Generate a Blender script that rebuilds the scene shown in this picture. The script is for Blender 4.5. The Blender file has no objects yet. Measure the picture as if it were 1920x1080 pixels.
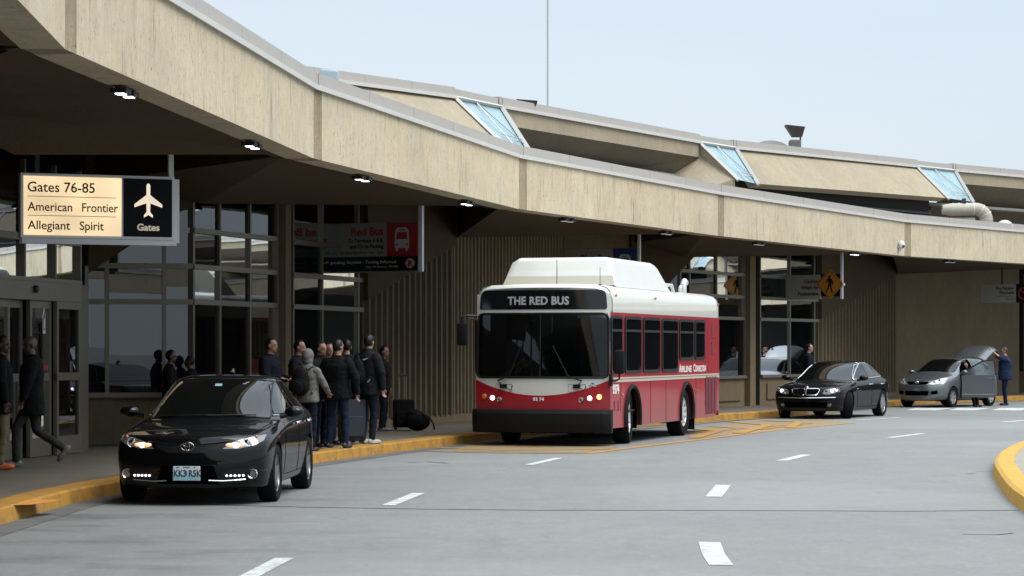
import bpy, bmesh, math, random
from mathutils import Vector, Matrix
from mathutils.bvhtree import BVHTree
random.seed(7)
R = math.radians
sc = bpy.context.scene
COL = sc.collection

# ------------------------------------------------------------------ camera
CAM_H, FPX, HOR = 1.78, 4800.0, 655.0
cd = bpy.data.cameras.new("camera")
cam = bpy.data.objects.new("camera", cd); COL.objects.link(cam)
cam.location = (0, 0, CAM_H); cam.rotation_euler = (R(90), 0, 0)
cd.sensor_width = 36.0; cd.lens = 90.0; cd.shift_y = (HOR - 540) / 1920.0
cd.clip_end = 3000
sc.camera = cam

# ------------------------------------------------------------------ sky, sun, exposure
SUN_EL, SUN_AZ = R(58), R(112)            # azimuth clockwise from +Y
w = bpy.data.worlds.new("World"); sc.world = w; w.use_nodes = True
nt = w.node_tree; nt.nodes.clear()
out = nt.nodes.new("ShaderNodeOutputWorld"); bg = nt.nodes.new("ShaderNodeBackground")
sky = nt.nodes.new("ShaderNodeTexSky"); sky.sky_type = 'NISHITA'; sky.sun_disc = False
sky.sun_elevation = SUN_EL; sky.sun_rotation = SUN_AZ
sky.air_density = 1.0; sky.dust_density = 1.5; sky.ozone_density = 1.6
mx = nt.nodes.new("ShaderNodeMix"); mx.data_type = 'RGBA'
# an even overcast layer over the clear sky, with faint soft cloud variation
tc = nt.nodes.new("ShaderNodeTexCoord"); mp = nt.nodes.new("ShaderNodeMapping")
mp.inputs['Scale'].default_value = (1.0, 1.0, 5.0)
ns = nt.nodes.new("ShaderNodeTexNoise"); ns.inputs['Scale'].default_value = 3.0; ns.inputs['Detail'].default_value = 5
rp = nt.nodes.new("ShaderNodeValToRGB")
rp.color_ramp.elements[0].position = 0.3; rp.color_ramp.elements[0].color = (2.68, 3.06, 3.42, 1)
rp.color_ramp.elements[1].position = 0.72; rp.color_ramp.elements[1].color = (2.92, 3.26, 3.56, 1)
nt.links.new(tc.outputs['Generated'], mp.inputs['Vector']); nt.links.new(mp.outputs[0], ns.inputs['Vector'])
nt.links.new(ns.outputs['Fac'], rp.inputs['Fac'])
# an overcast sky is brighter towards the zenith
sx = nt.nodes.new("ShaderNodeSeparateXYZ"); nt.links.new(tc.outputs['Generated'], sx.inputs[0])
zr = nt.nodes.new("ShaderNodeMapRange"); zr.interpolation_type = 'SMOOTHSTEP'
zr.inputs['From Min'].default_value = .22; zr.inputs['From Max'].default_value = 1.0
zr.inputs['To Min'].default_value = 1.0; zr.inputs['To Max'].default_value = 3.2
nt.links.new(sx.outputs['Z'], zr.inputs['Value'])
vm = nt.nodes.new("ShaderNodeVectorMath"); vm.operation = 'SCALE'
nt.links.new(rp.outputs[0], vm.inputs[0]); nt.links.new(zr.outputs[0], vm.inputs['Scale'])
mx.inputs[0].default_value = 0.9
nt.links.new(sky.outputs[0], mx.inputs[6]); nt.links.new(vm.outputs[0], mx.inputs[7])
nt.links.new(mx.outputs[2], bg.inputs['Color']); bg.inputs['Strength'].default_value = 0.098
nt.links.new(bg.outputs[0], out.inputs['Surface'])
sd = bpy.data.lights.new("sun", 'SUN'); sd.energy = 1.15; sd.angle = R(40); sd.color = (1.0, 0.95, 0.87)
so = bpy.data.objects.new("sun", sd); COL.objects.link(so); so.location = (30, -20, 60)
sv = Vector((math.sin(SUN_AZ) * math.cos(SUN_EL), math.cos(SUN_AZ) * math.cos(SUN_EL), math.sin(SUN_EL)))
so.rotation_euler = sv.to_track_quat('Z', 'Y').to_euler()
sc.view_settings.view_transform = 'Standard'; sc.view_settings.look = 'None'
sc.view_settings.exposure = 1.38; sc.view_settings.gamma = 1.0
sc.cycles.max_bounces = 6; sc.cycles.diffuse_bounces = 2; sc.cycles.glossy_bounces = 3
sc.cycles.transmission_bounces = 4; sc.cycles.transparent_max_bounces = 6
sc.cycles.caustics_reflective = False; sc.cycles.caustics_refractive = False
sc.cycles.use_denoising = True

# ------------------------------------------------------------------ helpers
def P(px, py, d):                       # a photo pixel at depth d (metres) as a point of the place
    return Vector(((px - 960) / FPX * d, d, CAM_H + (HOR - py) / FPX * d))
def G(px, py, z=0.0):                   # a photo pixel on the level z
    d = (CAM_H - z) * FPX / (py - HOR)
    return Vector(((px - 960) / FPX * d, d, z))

MATS = {}
def mat(name, color=(.5, .5, .5), rough=.5, metal=0.0, spec=.5, emit=None, es=0.0, coat=0.0, var=0.0, vscale=8.0,
        bump=0.0, bscale=40.0, stretch=(1, 1, 1), coord='Object'):
    if name in MATS: return MATS[name]
    m = bpy.data.materials.new(name); m.use_nodes = True
    n = m.node_tree; b = n.nodes['Principled BSDF']
    b.inputs['Base Color'].default_value = (*color, 1); b.inputs['Roughness'].default_value = rough
    b.inputs['Metallic'].default_value = metal; b.inputs['Specular IOR Level'].default_value = spec
    if coat: b.inputs['Coat Weight'].default_value = coat; b.inputs['Coat Roughness'].default_value = 0.03
    if emit: b.inputs['Emission Color'].default_value = (*emit, 1); b.inputs['Emission Strength'].default_value = es
    if var or bump:
        t = n.nodes.new("ShaderNodeTexCoord"); mp = n.nodes.new("ShaderNodeMapping"); mp.inputs['Scale'].default_value = stretch
        n.links.new(t.outputs[coord], mp.inputs['Vector'])
    if var:
        ns = n.nodes.new("ShaderNodeTexNoise"); ns.inputs['Scale'].default_value = vscale; ns.inputs['Detail'].default_value = 6
        ns.inputs['Roughness'].default_value = .65
        r = n.nodes.new("ShaderNodeValToRGB")
        r.color_ramp.elements[0].position = .3; r.color_ramp.elements[1].position = .72
        r.color_ramp.elements[0].color = (*[c * (1 - var) for c in color], 1)
        r.color_ramp.elements[1].color = (*[min(1, c * (1 + var)) for c in color], 1)
        n.links.new(mp.outputs[0], ns.inputs['Vector']); n.links.new(ns.outputs['Fac'], r.inputs['Fac'])
        n.links.new(r.outputs[0], b.inputs['Base Color'])
    if bump:
        n2 = n.nodes.new("ShaderNodeTexNoise"); n2.inputs['Scale'].default_value = bscale; n2.inputs['Detail'].default_value = 4
        bp = n.nodes.new("ShaderNodeBump"); bp.inputs['Strength'].default_value = bump; bp.inputs['Distance'].default_value = .02
        n.links.new(mp.outputs[0], n2.inputs['Vector']); n.links.new(n2.outputs['Fac'], bp.inputs['Height'])
        n.links.new(bp.outputs[0], b.inputs['Normal'])
    MATS[name] = m
    return m

def concrete(name, base, dark, streak=.5, pits=.5, rough=.9, bump=.5):
    """weathered cast concrete: vertical run-off streaks, blotches and small air holes"""
    if name in MATS: return MATS[name]
    m = bpy.data.materials.new(name); m.use_nodes = True; n = m.node_tree; b = n.nodes['Principled BSDF']
    b.inputs['Roughness'].default_value = rough; b.inputs['Specular IOR Level'].default_value = .2
    g = n.nodes.new("ShaderNodeNewGeometry")
    def noise(scale, st, detail=5, ro=.6):
        mp = n.nodes.new("ShaderNodeMapping"); mp.inputs['Scale'].default_value = st
        n.links.new(g.outputs['Position'], mp.inputs['Vector'])
        t = n.nodes.new("ShaderNodeTexNoise"); t.inputs['Scale'].default_value = scale; t.inputs['Detail'].default_value = detail
        t.inputs['Roughness'].default_value = ro
        n.links.new(mp.outputs[0], t.inputs['Vector']); return t.outputs['Fac']
    def ramp(f, a, bb):
        r = n.nodes.new("ShaderNodeMapRange"); r.inputs['From Min'].default_value = a; r.inputs['From Max'].default_value = bb
        n.links.new(f, r.inputs['Value']); return r.outputs[0]
    def mix(fac, c1, c2):
        x = n.nodes.new("ShaderNodeMix"); x.data_type = 'RGBA'
        n.links.new(fac, x.inputs[0])
        for i, c in ((6, c1), (7, c2)):
            if isinstance(c, tuple): x.inputs[i].default_value = (*c, 1)
            else: n.links.new(c, x.inputs[i])
        return x.outputs[2]
    def mul(f, k):
        x = n.nodes.new("ShaderNodeMath"); x.operation = 'MULTIPLY'; n.links.new(f, x.inputs[0])
        if isinstance(k, float): x.inputs[1].default_value = k
        else: n.links.new(k, x.inputs[1])
        return x.outputs[0]
    blot = ramp(noise(.55, (1, 1, 1), 4), .35, .7)
    c = mix(mul(blot, .8), base, tuple(.78 * x for x in base))
    warm = ramp(noise(.9, (1, 1, 1.6), 3), .45, .75)
    c = mix(mul(warm, .35), c, (base[0] * 1.08, base[1] * .98, base[2] * .82))
    st = mul(ramp(noise(4.5, (1, 1, .16), 6, .7), .5, .72), ramp(noise(.8, (1, 1, .9), 3), .4, .66))
    c = mix(mul(st, streak), c, dark)
    st2 = mul(ramp(noise(9, (1, 1, .10), 5, .75), .56, .66), ramp(noise(1.4, (1, 1, .7), 3), .45, .6))
    c = mix(mul(st2, streak * .9), c, tuple(.7 * x for x in dark))
    fine = ramp(noise(11, (1, 1, .35), 5, .7), .40, .68)
    c = mix(mul(fine, .34), c, tuple(.6 * x for x in base))
    mot = ramp(noise(3.2, (1, 1, .8), 6, .75), .46, .62)
    c = mix(mul(mot, .30), c, tuple(.66 * x for x in base))
    pit = ramp(noise(26, (1, 1, .55), 2, .5), .66, .72)
    c = mix(mul(pit, pits), c, tuple(.32 * x for x in base))
    n.links.new(c, b.inputs['Base Color'])
    bp = n.nodes.new("ShaderNodeBump"); bp.inputs['Strength'].default_value = bump; bp.inputs['Distance'].default_value = .03
    n.links.new(noise(14, (1, 1, .5), 6, .7), bp.inputs['Height']); n.links.new(bp.outputs[0], b.inputs['Normal'])
    MATS[name] = m; return m

class MB:
    """collects verts and faces for ONE mesh object"""
    def __init__(s): s.v = []; s.f = []; s.m = []
    def add(s, vs, fs, mi=0):
        o = len(s.v); s.v += [tuple(v) for v in vs]; s.f += [tuple(i + o for i in f) for f in fs]; s.m += [mi] * len(fs)
    def poly(s, vs, mi=0): s.add(vs, [tuple(range(len(vs)))], mi)
    def box(s, c, size, rz=0.0, mi=0, M=None):
        x, y, z = [k / 2 for k in size]
        vs = [Vector((i * x, j * y, k * z)) for i in (-1, 1) for j in (-1, 1) for k in (-1, 1)]
        T = Matrix.Translation(Vector(c)) @ (M if M is not None else Matrix.Rotation(rz, 4, 'Z'))
        s.add([T @ v for v in vs], [(0, 1, 3, 2), (4, 6, 7, 5), (0, 4, 5, 1), (2, 3, 7, 6), (0, 2, 6, 4), (1, 5, 7, 3)], mi)
    def prism(s, poly, z0, z1, mi=0):
        """poly: list of (x,y), z0/z1 numbers or per-vertex lists"""
        k = len(poly)
        a = z0 if isinstance(z0, (list, tuple)) else [z0] * k
        b = z1 if isinstance(z1, (list, tuple)) else [z1] * k
        A = sum(poly[i][0] * poly[(i + 1) % k][1] - poly[(i + 1) % k][0] * poly[i][1] for i in range(k))
        idx = range(k) if A > 0 else range(k - 1, -1, -1)
        pl = [poly[i] for i in idx]; a = [a[i] for i in idx]; b = [b[i] for i in idx]
        vs = [(p[0], p[1], z) for p, z in zip(pl, a)] + [(p[0], p[1], z) for p, z in zip(pl, b)]
        fs = [tuple(range(k - 1, -1, -1)), tuple(range(k, 2 * k))] + [(i, (i + 1) % k, k + (i + 1) % k, k + i) for i in range(k)]
        s.add(vs, fs, mi)
    def wall(s, p, q, z0, z1, t, side=1, mi=0, off=0.0):
        """upright slab from p to q; thickness t to the left (side=1) of p->q, starting off metres left of the line"""
        p = Vector(p[:2]); q = Vector(q[:2]); d = (q - p).normalized(); n = Vector((-d.y, d.x)) * side
        a, b = p + n * off, q + n * off
        s.prism([tuple(a), tuple(b), tuple(b + n * t), tuple(a + n * t)], z0, z1, mi)
    def tube(s, pts, r, n=8, mi=0, cap=True, closed=False):
        pts = [Vector(p) for p in pts]; rr = r if isinstance(r, (list, tuple)) else [r] * len(pts)
        rings = []; k = len(pts); up = None
        for i, p in enumerate(pts):
            if closed: d = (pts[(i + 1) % k] - pts[i - 1])
            else: d = pts[min(i + 1, k - 1)] - pts[max(i - 1, 0)]
            d.normalize()
            if up is None: up = Vector((0, 0, 1)) if abs(d.z) < .9 else Vector((1, 0, 0))
            a = d.cross(up)
            if a.length < 1e-6: a = d.orthogonal()
            a.normalize(); b = a.cross(d).normalized(); up = b
            rings.append([p + (a * math.cos(2 * math.pi * j / n) + b * math.sin(2 * math.pi * j / n)) * rr[i] for j in range(n)])
        vs = [v for ring in rings for v in ring]
        fs = []
        for i in range(k if closed else k - 1):
            o, o2 = i * n, ((i + 1) % k) * n
            fs += [(o + j, o + (j + 1) % n, o2 + (j + 1) % n, o2 + j) for j in range(n)]
        if cap and not closed: fs += [tuple(range(n - 1, -1, -1)), tuple((k - 1) * n + j for j in range(n))]
        s.add(vs, fs, mi)
    def lathe(s, prof, axis_o, axis_d, n=24, mi=0):
        """prof: list of (radius, distance along the axis)"""
        d = Vector(axis_d).normalized(); a = d.orthogonal().normalized(); b = d.cross(a); o = Vector(axis_o)
        vs = [o + d * h + (a * math.cos(2 * math.pi * j / n) + b * math.sin(2 * math.pi * j / n)) * r for r, h in prof for j in range(n)]
        fs = [(i * n + j, i * n + (j + 1) % n, (i + 1) * n + (j + 1) % n, (i + 1) * n + j) for i in range(len(prof) - 1) for j in range(n)]
        s.add(vs, fs, mi)
    def ell(s, c, r, n=12, mi=0, M=None):
        vs = []; fs = []; h = n // 2
        for i in range(h + 1):
            th = math.pi * i / h
            for j in range(n):
                ph = 2 * math.pi * j / n
                v = Vector((r[0] * math.sin(th) * math.cos(ph), r[1] * math.sin(th) * math.sin(ph), r[2] * math.cos(th)))
                if M is not None: v = M @ v
                vs.append(Vector(c) + v)
        for i in range(h):
            for j in range(n): fs.append((i * n + j, (i + 1) * n + j, (i + 1) * n + (j + 1) % n, i * n + (j + 1) % n))
        s.add(vs, fs, mi)
    def build(s, name, m, parent=None, smooth=False, bevel=0.0, label=None):
        me = bpy.data.meshes.new(name); me.from_pydata(s.v, [], s.f)
        ms = m if isinstance(m, (list, tuple)) else [m]
        for x in ms: me.materials.append(x)
        if len(ms) > 1: me.polygons.foreach_set('material_index', s.m)
        bm = bmesh.new(); bm.from_mesh(me)
        bmesh.ops.remove_doubles(bm, verts=bm.verts, dist=1e-5)
        bmesh.ops.recalc_face_normals(bm, faces=bm.faces)
        if bevel:
            es = [e for e in bm.edges if len(e.link_faces) == 2 and e.calc_face_angle(0) > .5]
            bmesh.ops.bevel(bm, geom=es, offset=bevel, segments=2, affect='EDGES', profile=.6)
        bm.to_mesh(me); bm.free()
        if smooth:
            me.polygons.foreach_set('use_smooth', [True] * len(me.polygons))
            try: me.set_sharp_from_angle(angle=R(40))
            except Exception: pass
        me.update()
        o = bpy.data.objects.new(name, me); COL.objects.link(o)
        if parent is not None: o.parent = parent
        if label: o['label'] = label
        return o

def _islands(s):
    par = list(range(len(s.v)))
    def find(a):
        while par[a] != a: par[a] = par[par[a]]; a = par[a]
        return a
    for f in s.f:
        r = find(f[0])
        for i in f[1:]: par[find(i)] = r
    gr = {}
    for f, m_ in zip(s.f, s.m): gr.setdefault(find(f[0]), []).append((f, m_))
    return list(gr.values())
def build_each(s, name, m, parent=None, **k):
    """every separate piece becomes an object of its own"""
    res = []
    for fs in _islands(s):
        q = MB(); idx = {}
        for f, mi in fs:
            for i in f:
                if i not in idx: idx[i] = len(q.v); q.v.append(s.v[i])
            q.f.append(tuple(idx[i] for i in f)); q.m.append(mi)
        res.append(q.build(name, m, parent, **k))
    return res
MB.build_each = build_each
def build_lines(s, name, m, parent=None, **k):
    """each line of lettering becomes an object of its own"""
    mk = s.marks + [len(s.f)]; res = []
    for a, b in zip(mk, mk[1:]):
        q = MB(); idx = {}
        for f in s.f[a:b]:
            for i in f:
                if i not in idx: idx[i] = len(q.v); q.v.append(s.v[i])
            q.f.append(tuple(idx[i] for i in f)); q.m.append(0)
        res.append(q.build(name, m, parent, **k))
    return res
MB.build_lines = build_lines

def tag(o, label, cat, group=None, kind=None):
    o['label'] = label; o['category'] = cat
    if group: o['group'] = group
    if kind: o['kind'] = kind
    return o
def thing(name, label, cat, loc=(0, 0, 0), rz=0.0, group=None):
    o = bpy.data.objects.new(name, None); COL.objects.link(o); o.empty_display_size = .3
    o.location = loc; o.rotation_euler = (0, 0, rz)
    return tag(o, label, cat, group)
def struct(o): o['kind'] = 'structure'; return o
def copy_tree(o, parent=None, loc=None, rz=None, label=None):
    c = o.copy(); COL.objects.link(c)
    if parent is not None: c.parent = parent
    if loc is not None: c.location = loc
    if rz is not None: c.rotation_euler = (0, 0, rz)
    if label: c['label'] = label
    for ch in list(o.children): copy_tree(ch, c)
    return c
def text_mesh(s, size, extrude=.002, bold=0.0, align='LEFT', sx=1.0, space=1.0):
    """lettering as verts/faces in its own XY plane (baseline at y=0)"""
    cu = bpy.data.curves.new("lettering", 'FONT'); cu.body = s; cu.size = size; cu.extrude = extrude; cu.offset = bold
    cu.align_x = align; cu.resolution_u = 3; cu.space_character = space
    o = bpy.data.objects.new("lettering", cu); COL.objects.link(o)
    dg = bpy.context.evaluated_depsgraph_get(); dg.update()
    me = o.evaluated_get(dg).to_mesh()
    vs = [Vector((v.co.x * sx, v.co.y, v.co.z)) for v in me.vertices]; fs = [tuple(p.vertices) for p in me.polygons]
    o.evaluated_get(dg).to_mesh_clear()
    bpy.data.objects.remove(o); bpy.data.curves.remove(cu)
    return vs, fs
def fit_text(mb, s, size, T, width, mi=0, mark=True, **k):
    """lettering stretched or squeezed to a given width"""
    vs, fs = text_mesh(s, size, **k)
    x0, x1 = min(v.x for v in vs), max(v.x for v in vs); q = width / (x1 - x0)
    mb.marks = getattr(mb, 'marks', []) + ([len(mb.f)] if mark else [])
    mb.add([T @ Vector(((v.x - x0) * q, v.y, v.z)) for v in vs], fs, mi)
def add_text(mb, s, size, T, mi=0, **k):
    vs, fs = text_mesh(s, size, **k)
    mb.add([T @ v for v in vs], fs, mi)
# ------------------------------------------------------------------ materials of the place
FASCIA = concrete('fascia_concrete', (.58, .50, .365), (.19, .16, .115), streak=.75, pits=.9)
JOINT = concrete('joint_concrete', (.36, .295, .20), (.14, .11, .07), streak=.7, pits=.9, bump=1.0)
UPPER = concrete('upper_concrete', (.36, .31, .225), (.16, .13, .09), streak=.35, pits=.2)
SOFFIT = concrete('soffit_concrete', (.085, .060, .034), (.04, .03, .018), streak=.3, pits=.5)  # canopy shade partly put into the base colours of soffit and walls
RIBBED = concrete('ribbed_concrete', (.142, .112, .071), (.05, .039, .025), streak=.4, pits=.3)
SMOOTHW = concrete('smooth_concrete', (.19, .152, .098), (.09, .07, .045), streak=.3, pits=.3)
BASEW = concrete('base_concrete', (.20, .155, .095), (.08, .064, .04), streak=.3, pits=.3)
COPING = mat('coping_metal', (.37, .345, .315), .45, .0, var=.05, vscale=2)
DRIP = mat('drip_edge', (.50, .49, .46), .4, var=.05, vscale=3)
BRONZE = mat('anodised_frame', (.15, .135, .105), .42, .35, var=.06)
DARKFR = mat('dark_frame', (.03, .03, .03), .5)
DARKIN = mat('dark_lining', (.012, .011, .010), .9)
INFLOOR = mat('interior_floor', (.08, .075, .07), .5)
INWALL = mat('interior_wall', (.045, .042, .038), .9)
ALU = mat('aluminium', (.42, .42, .42), .4, .6)
LIGHTGREY = mat('sign_casing', (.62, .63, .64), .45, .2, var=.04)

def glass_mat(name, tint=(.04, .045, .05), through=.25, rough=.0, wob=.0, ior=1.62):
    m = bpy.data.materials.new(name); m.use_nodes = True; n = m.node_tree; n.nodes.clear()
    o = n.nodes.new("ShaderNodeOutputMaterial"); mixs = n.nodes.new("ShaderNodeMixShader"); fr = n.nodes.new("ShaderNodeFresnel")
    fr.inputs['IOR'].default_value = ior
    gl = n.nodes.new("ShaderNodeBsdfGlossy"); gl.inputs['Roughness'].default_value = rough; gl.inputs['Color'].default_value = (.92, .96, 1, 1)
    m2 = n.nodes.new("ShaderNodeMixShader"); tr = n.nodes.new("ShaderNodeBsdfTransparent"); tr.inputs['Color'].default_value = (.55, .6, .6, 1)
    df = n.nodes.new("ShaderNodeBsdfDiffuse"); df.inputs['Color'].default_value = (*tint, 1)
    m2.inputs[0].default_value = through; n.links.new(df.outputs[0], m2.inputs[1]); n.links.new(tr.outputs[0], m2.inputs[2])
    n.links.new(fr.outputs[0], mixs.inputs[0]); n.links.new(m2.outputs[0], mixs.inputs[1]); n.links.new(gl.outputs[0], mixs.inputs[2])
    if wob:
        g = n.nodes.new("ShaderNodeNewGeometry"); ns = n.nodes.new("ShaderNodeTexNoise"); ns.inputs['Scale'].default_value = 1.1
        ns.inputs['Detail'].default_value = 1
        bp = n.nodes.new("ShaderNodeBump"); bp.inputs['Strength'].default_value = wob; bp.inputs['Distance'].default_value = .01
        n.links.new(g.outputs['Position'], ns.inputs['Vector']); n.links.new(ns.outputs['Fac'], bp.inputs['Height'])
        n.links.new(bp.outputs[0], gl.inputs['Normal']); n.links.new(bp.outputs[0], fr.inputs['Normal'])
    n.links.new(mixs.outputs[0], o.inputs['Surface']); return m
PANE = glass_mat('window_pane', (.006, .007, .008), .6, wob=.05, ior=1.5)
PANER = glass_mat('reflective_pane', (.012, .014, .016), .4, wob=.04, ior=1.85)
SKYPANE = mat('skylight_pane', (.25, .37, .41), .2, spec=.6, var=.08, vscale=1)

# ------------------------------------------------------------------ plan of the curved terminal
HB = 4.65
Kpx = [(122, 92), (588, 297), (973, 392), (1346, 442), (1696, 480)]
def unp(px, py, z):
    d = (CAM_H - z) * FPX / (py - HOR); return Vector(((px - 960) / FPX * d, d))
K = {i + 1: unp(a, b, HB) for i, (a, b) in enumerate(Kpx)}
CEN, RAD = Vector((105.8, 20.55)), 110.2
def ang(p): return math.atan2(p.y - CEN.y, CEN.x - p.x)
STEP = (ang(K[5]) - ang(K[1])) / 4
for i in range(-5, 1): K[i] = CEN + RAD * Vector((-math.cos(ang(K[1]) + STEP * (i - 1)), math.sin(ang(K[1]) + STEP * (i - 1))))
for i in range(6, 14): K[i] = CEN + RAD * Vector((-math.cos(ang(K[5]) + STEP * (i - 5)), math.sin(ang(K[5]) + STEP * (i - 5))))
_k0 = K[1] + Vector((.0617, -.998)) * 13.8; _sh = _k0 - K[0]
for i in range(-5, 1): K[i] = K[i] + _sh
def nrm(i):
    t = (K[min(i + 1, 13)] - K[max(i - 1, -5)]).normalized(); return Vector((-t.y, t.x)), t     # outward from the road, along it
KMIN, KMAX = -5, 13

terminal = thing('terminal_building', 'long curved airport terminal in beige weathered concrete with a deep canopy and stepped roof', 'terminal')

# canopy edge: fascia panels, joints and metal coping
for i in range(KMIN, KMAX):
    a, b = K[i], K[i + 1]; t = (b - a).normalized(); L = (b - a).length
    n = Vector((-t.y, t.x))
    m = MB(); m.wall(a + t * .42, b, HB, 5.72, .42); m.build('fascia_panel', FASCIA, terminal)
    m = MB(); m.wall(a, a + t * .42, HB + .004, 5.72, .40, off=.012); m.build('fascia_joint', JOINT, terminal)
    m = MB(); e = 0.0; k = 5; s = (L - .2) / k
    m.wall(a + t * .0, a + t * .19, 5.765, 5.955, .5, off=-.012)
    for j in range(k): m.wall(a + t * (.2 + j * s), a + t * (.2 + (j + 1) * s - .014), 5.765, 5.95, .5, off=-.02)
    m.build('coping', COPING, terminal)
    m = MB(); m.wall(a, b, 5.69, 5.765, .05, side=1, off=-.05); m.build('drip_edge', DRIP, terminal)

# canopy soffit: a flat plate in each bay, with a wedge-shaped slot left open at each joint
def VV(px, d): return Vector(((px - 960) / FPX * d, d))
APEX = {0: (Vector((-7.0, 20.6)), 4.30, Vector((-7.6, 17.0))), 1: (Vector((-6.6, 33.2)), 4.30, Vector((-7.2, 29.5))), 2: (VV(362, 44.3), 4.30, VV(160, 43.9)), 3: (VV(845, 57.7), 4.30, None), 4: (VV(1275, 69.4), 4.28, VV(1180, 68.8)), 5: (VV(1677, 88.5), 4.38, None)}
for i in range(KMIN + 1, KMAX - 1):
    a, b = K[i], K[i + 1]; ti = (b - a).normalized(); ni = Vector((-ti.y, ti.x))
    if i in APEX: ar_, az_, al_ = APEX[i]
    else: ar_, az_, al_ = (a + b) / 2 + ni * 4.0 - ti * 1.5, 4.3, ((a + b) / 2 + ni * 4.0 - ti * 3.5 if i % 2 == 0 else None)
    pts = [a + ni * .43 + ti * .05, b + ni * .43 - ti * .05, ar_ - ni * .16]; zs = [HB + .06, HB + .06, az_]
    if al_ is not None: pts.append(al_ - ni * .16); zs.append(HB)
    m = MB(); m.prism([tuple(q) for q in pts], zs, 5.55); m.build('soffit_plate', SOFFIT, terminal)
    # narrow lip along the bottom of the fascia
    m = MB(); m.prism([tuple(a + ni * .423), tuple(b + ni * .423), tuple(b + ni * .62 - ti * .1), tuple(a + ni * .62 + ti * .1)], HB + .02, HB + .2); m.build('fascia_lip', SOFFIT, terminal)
m = MB()
top = [K[i] + nrm(i)[0] * .42 for i in range(KMIN, KMAX + 1)]; bot = [K[i] + nrm(i)[0] * 15 for i in range(KMAX, KMIN - 1, -1)]
m.prism([tuple(p) for p in top + bot], 5.56, 5.66); m.build('roof_deck', mat('roof_membrane', (.22, .21, .19), .9, var=.2, vscale=1.2), terminal)

# ------------------------------------------------------------------ ground level walls
def V2(px, d): return Vector(((px - 960) / FPX * d, d))
def lerp(a, b, t): return a + (b - a) * t
def outward(p, q):                      # unit normal pointing away from the road
    d = (q - p).normalized(); return Vector((-d.y, d.x))
def glass_wall(p, q, bars, verts, sill, top, base=True, relief=(), pane=None):
    """framed glass from p to q; bars are heights of horizontal members; verts fractions of vertical ones"""
    L = (q - p).length; d = (q - p).normalized(); o = outward(p, q)
    fr = MB()
    for z in bars: fr.wall(p, q, z - .045, z + .045, .12, off=-.03)
    fr.wall(p, q, sill - .05, sill + .035, .18, off=-.09)
    zs = [sill + .035] + [v for z in sorted(bars) for v in (z - .045, z + .045)] + [top]
    for f in verts:
        c = p + d * (L * f); w_ = .035
        for z0, z1 in zip(zs[0::2], zs[1::2]):
            if z1 > z0: fr.wall(c - d * w_, c + d * w_, z0, z1, .10, off=-.02)
    fo = fr.build('curtain_wall_frame', BRONZE, terminal)
    # each pane of glass is one sheet set in its frame
    g = MB(); fs = [0.0] + [f for f in verts if 0 < f < 1] + [1.0]
    for f0, f1 in zip(fs, fs[1:]):
        for z0, z1 in zip(zs[0::2], zs[1::2]):
            if z1 > z0 + .02:
                a, b = p + d * (L * f0 + .02) + o * .03, p + d * (L * f1 - .02) + o * .03
                tx = random.uniform(-.004, .004); tz = random.uniform(-.003, .003)
                g.poly([(a.x - o.x * tx, a.y - o.y * tx, z0), (b.x + o.x * tx, b.y + o.y * tx, z0),
                        (b.x + o.x * (tx + tz), b.y + o.y * (tx + tz), z1), (a.x - o.x * (tx - tz), a.y - o.y * (tx - tz), z1)])
    g.build('glazing', pane or PANE, fo)
    if base:
        m = MB(); m.wall(p, q, 0.15, sill - .05, .25, off=0.0)
        for f0, f1 in relief: m.wall(p + d * L * f0, p + d * L * f1, .32, sill - .22, .05, side=-1)
        m.build('base_wall', BASEW, terminal)
def ribbed_wall(p, q, pitch, dia, top=5.5, depth=.10, z0=.32, m_up=None, name='ribbed_wall', taper=.55, mt=None):
    """concrete wall with upright ribs below the slanting line dia=(z at p, z at q) and a smooth haunch above it"""
    L = (q - p).length; d = (q - p).normalized(); o = outward(p, q)
    m = MB(); m.wall(p, q, z0, top, .3)
    k = max(2, int(L / pitch)); s = L / k
    for j in range(k):
        f0, f1 = j * s + s * (1 - taper) / 2, j * s + s * (1 + taper) / 2
        za, zb = dia[0] + (dia[1] - dia[0]) * f0 / L, dia[0] + (dia[1] - dia[0]) * f1 / L
        a, b = p + d * f0, p + d * f1; e = d * (s * .1)
        pts = [a, b, b - e - o * depth, a + e - o * depth]
        m.prism([tuple(x) for x in pts], z0, [za, zb, zb, za])
    m.build(name, mt or RIBBED, terminal)
    m = MB(); m.wall(p - d * .0, q + d * .0, .15, z0 - .003, .36, off=-.06); m.build('wall_plinth', BASEW, terminal)
    if dia[0] < top - .1 or dia[1] < top - .1:
        m = MB(); a, b = p - o * .12, q - o * .12
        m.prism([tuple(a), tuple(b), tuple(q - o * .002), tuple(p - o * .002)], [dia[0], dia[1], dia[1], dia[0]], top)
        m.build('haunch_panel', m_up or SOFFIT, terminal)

W = {}
W['a0'] = V2(160, 43.9); W['a1'] = V2(362, 44.3); W['a2'] = V2(519, 47.8); W['a3'] = V2(549, 49.0); W['a4'] = V2(680, 53.0)
W['b1'] = V2(845, 57.7); W['b2'] = V2(1052, 64.4); W['b3'] = V2(1040, 67.5)
W['c0'] = V2(1180, 68.8); W['c1'] = V2(1275, 69.4); W['c2'] = V2(1396, 73.6); W['c3'] = V2(1425, 74.8); W['c4'] = V2(1534, 78.6)
W['d1'] = V2(1677, 88.5); W['d2'] = V2(1911, 95.5)
# front glass, near bay
glass_wall(W['a0'], W['a1'], (2.60, 3.22), (.20, .73), 1.0, 4.55, pane=PANER)
glass_wall(W['a1'], W['a2'], (2.60, 3.21, 3.84), (.0, .30, .66, 1.0), 1.0, 5.5)
glass_wall(W['a3'], W['a4'], (2.60, 3.21, 3.84), (.0, .40, .93), 1.0, 5.5)
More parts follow.
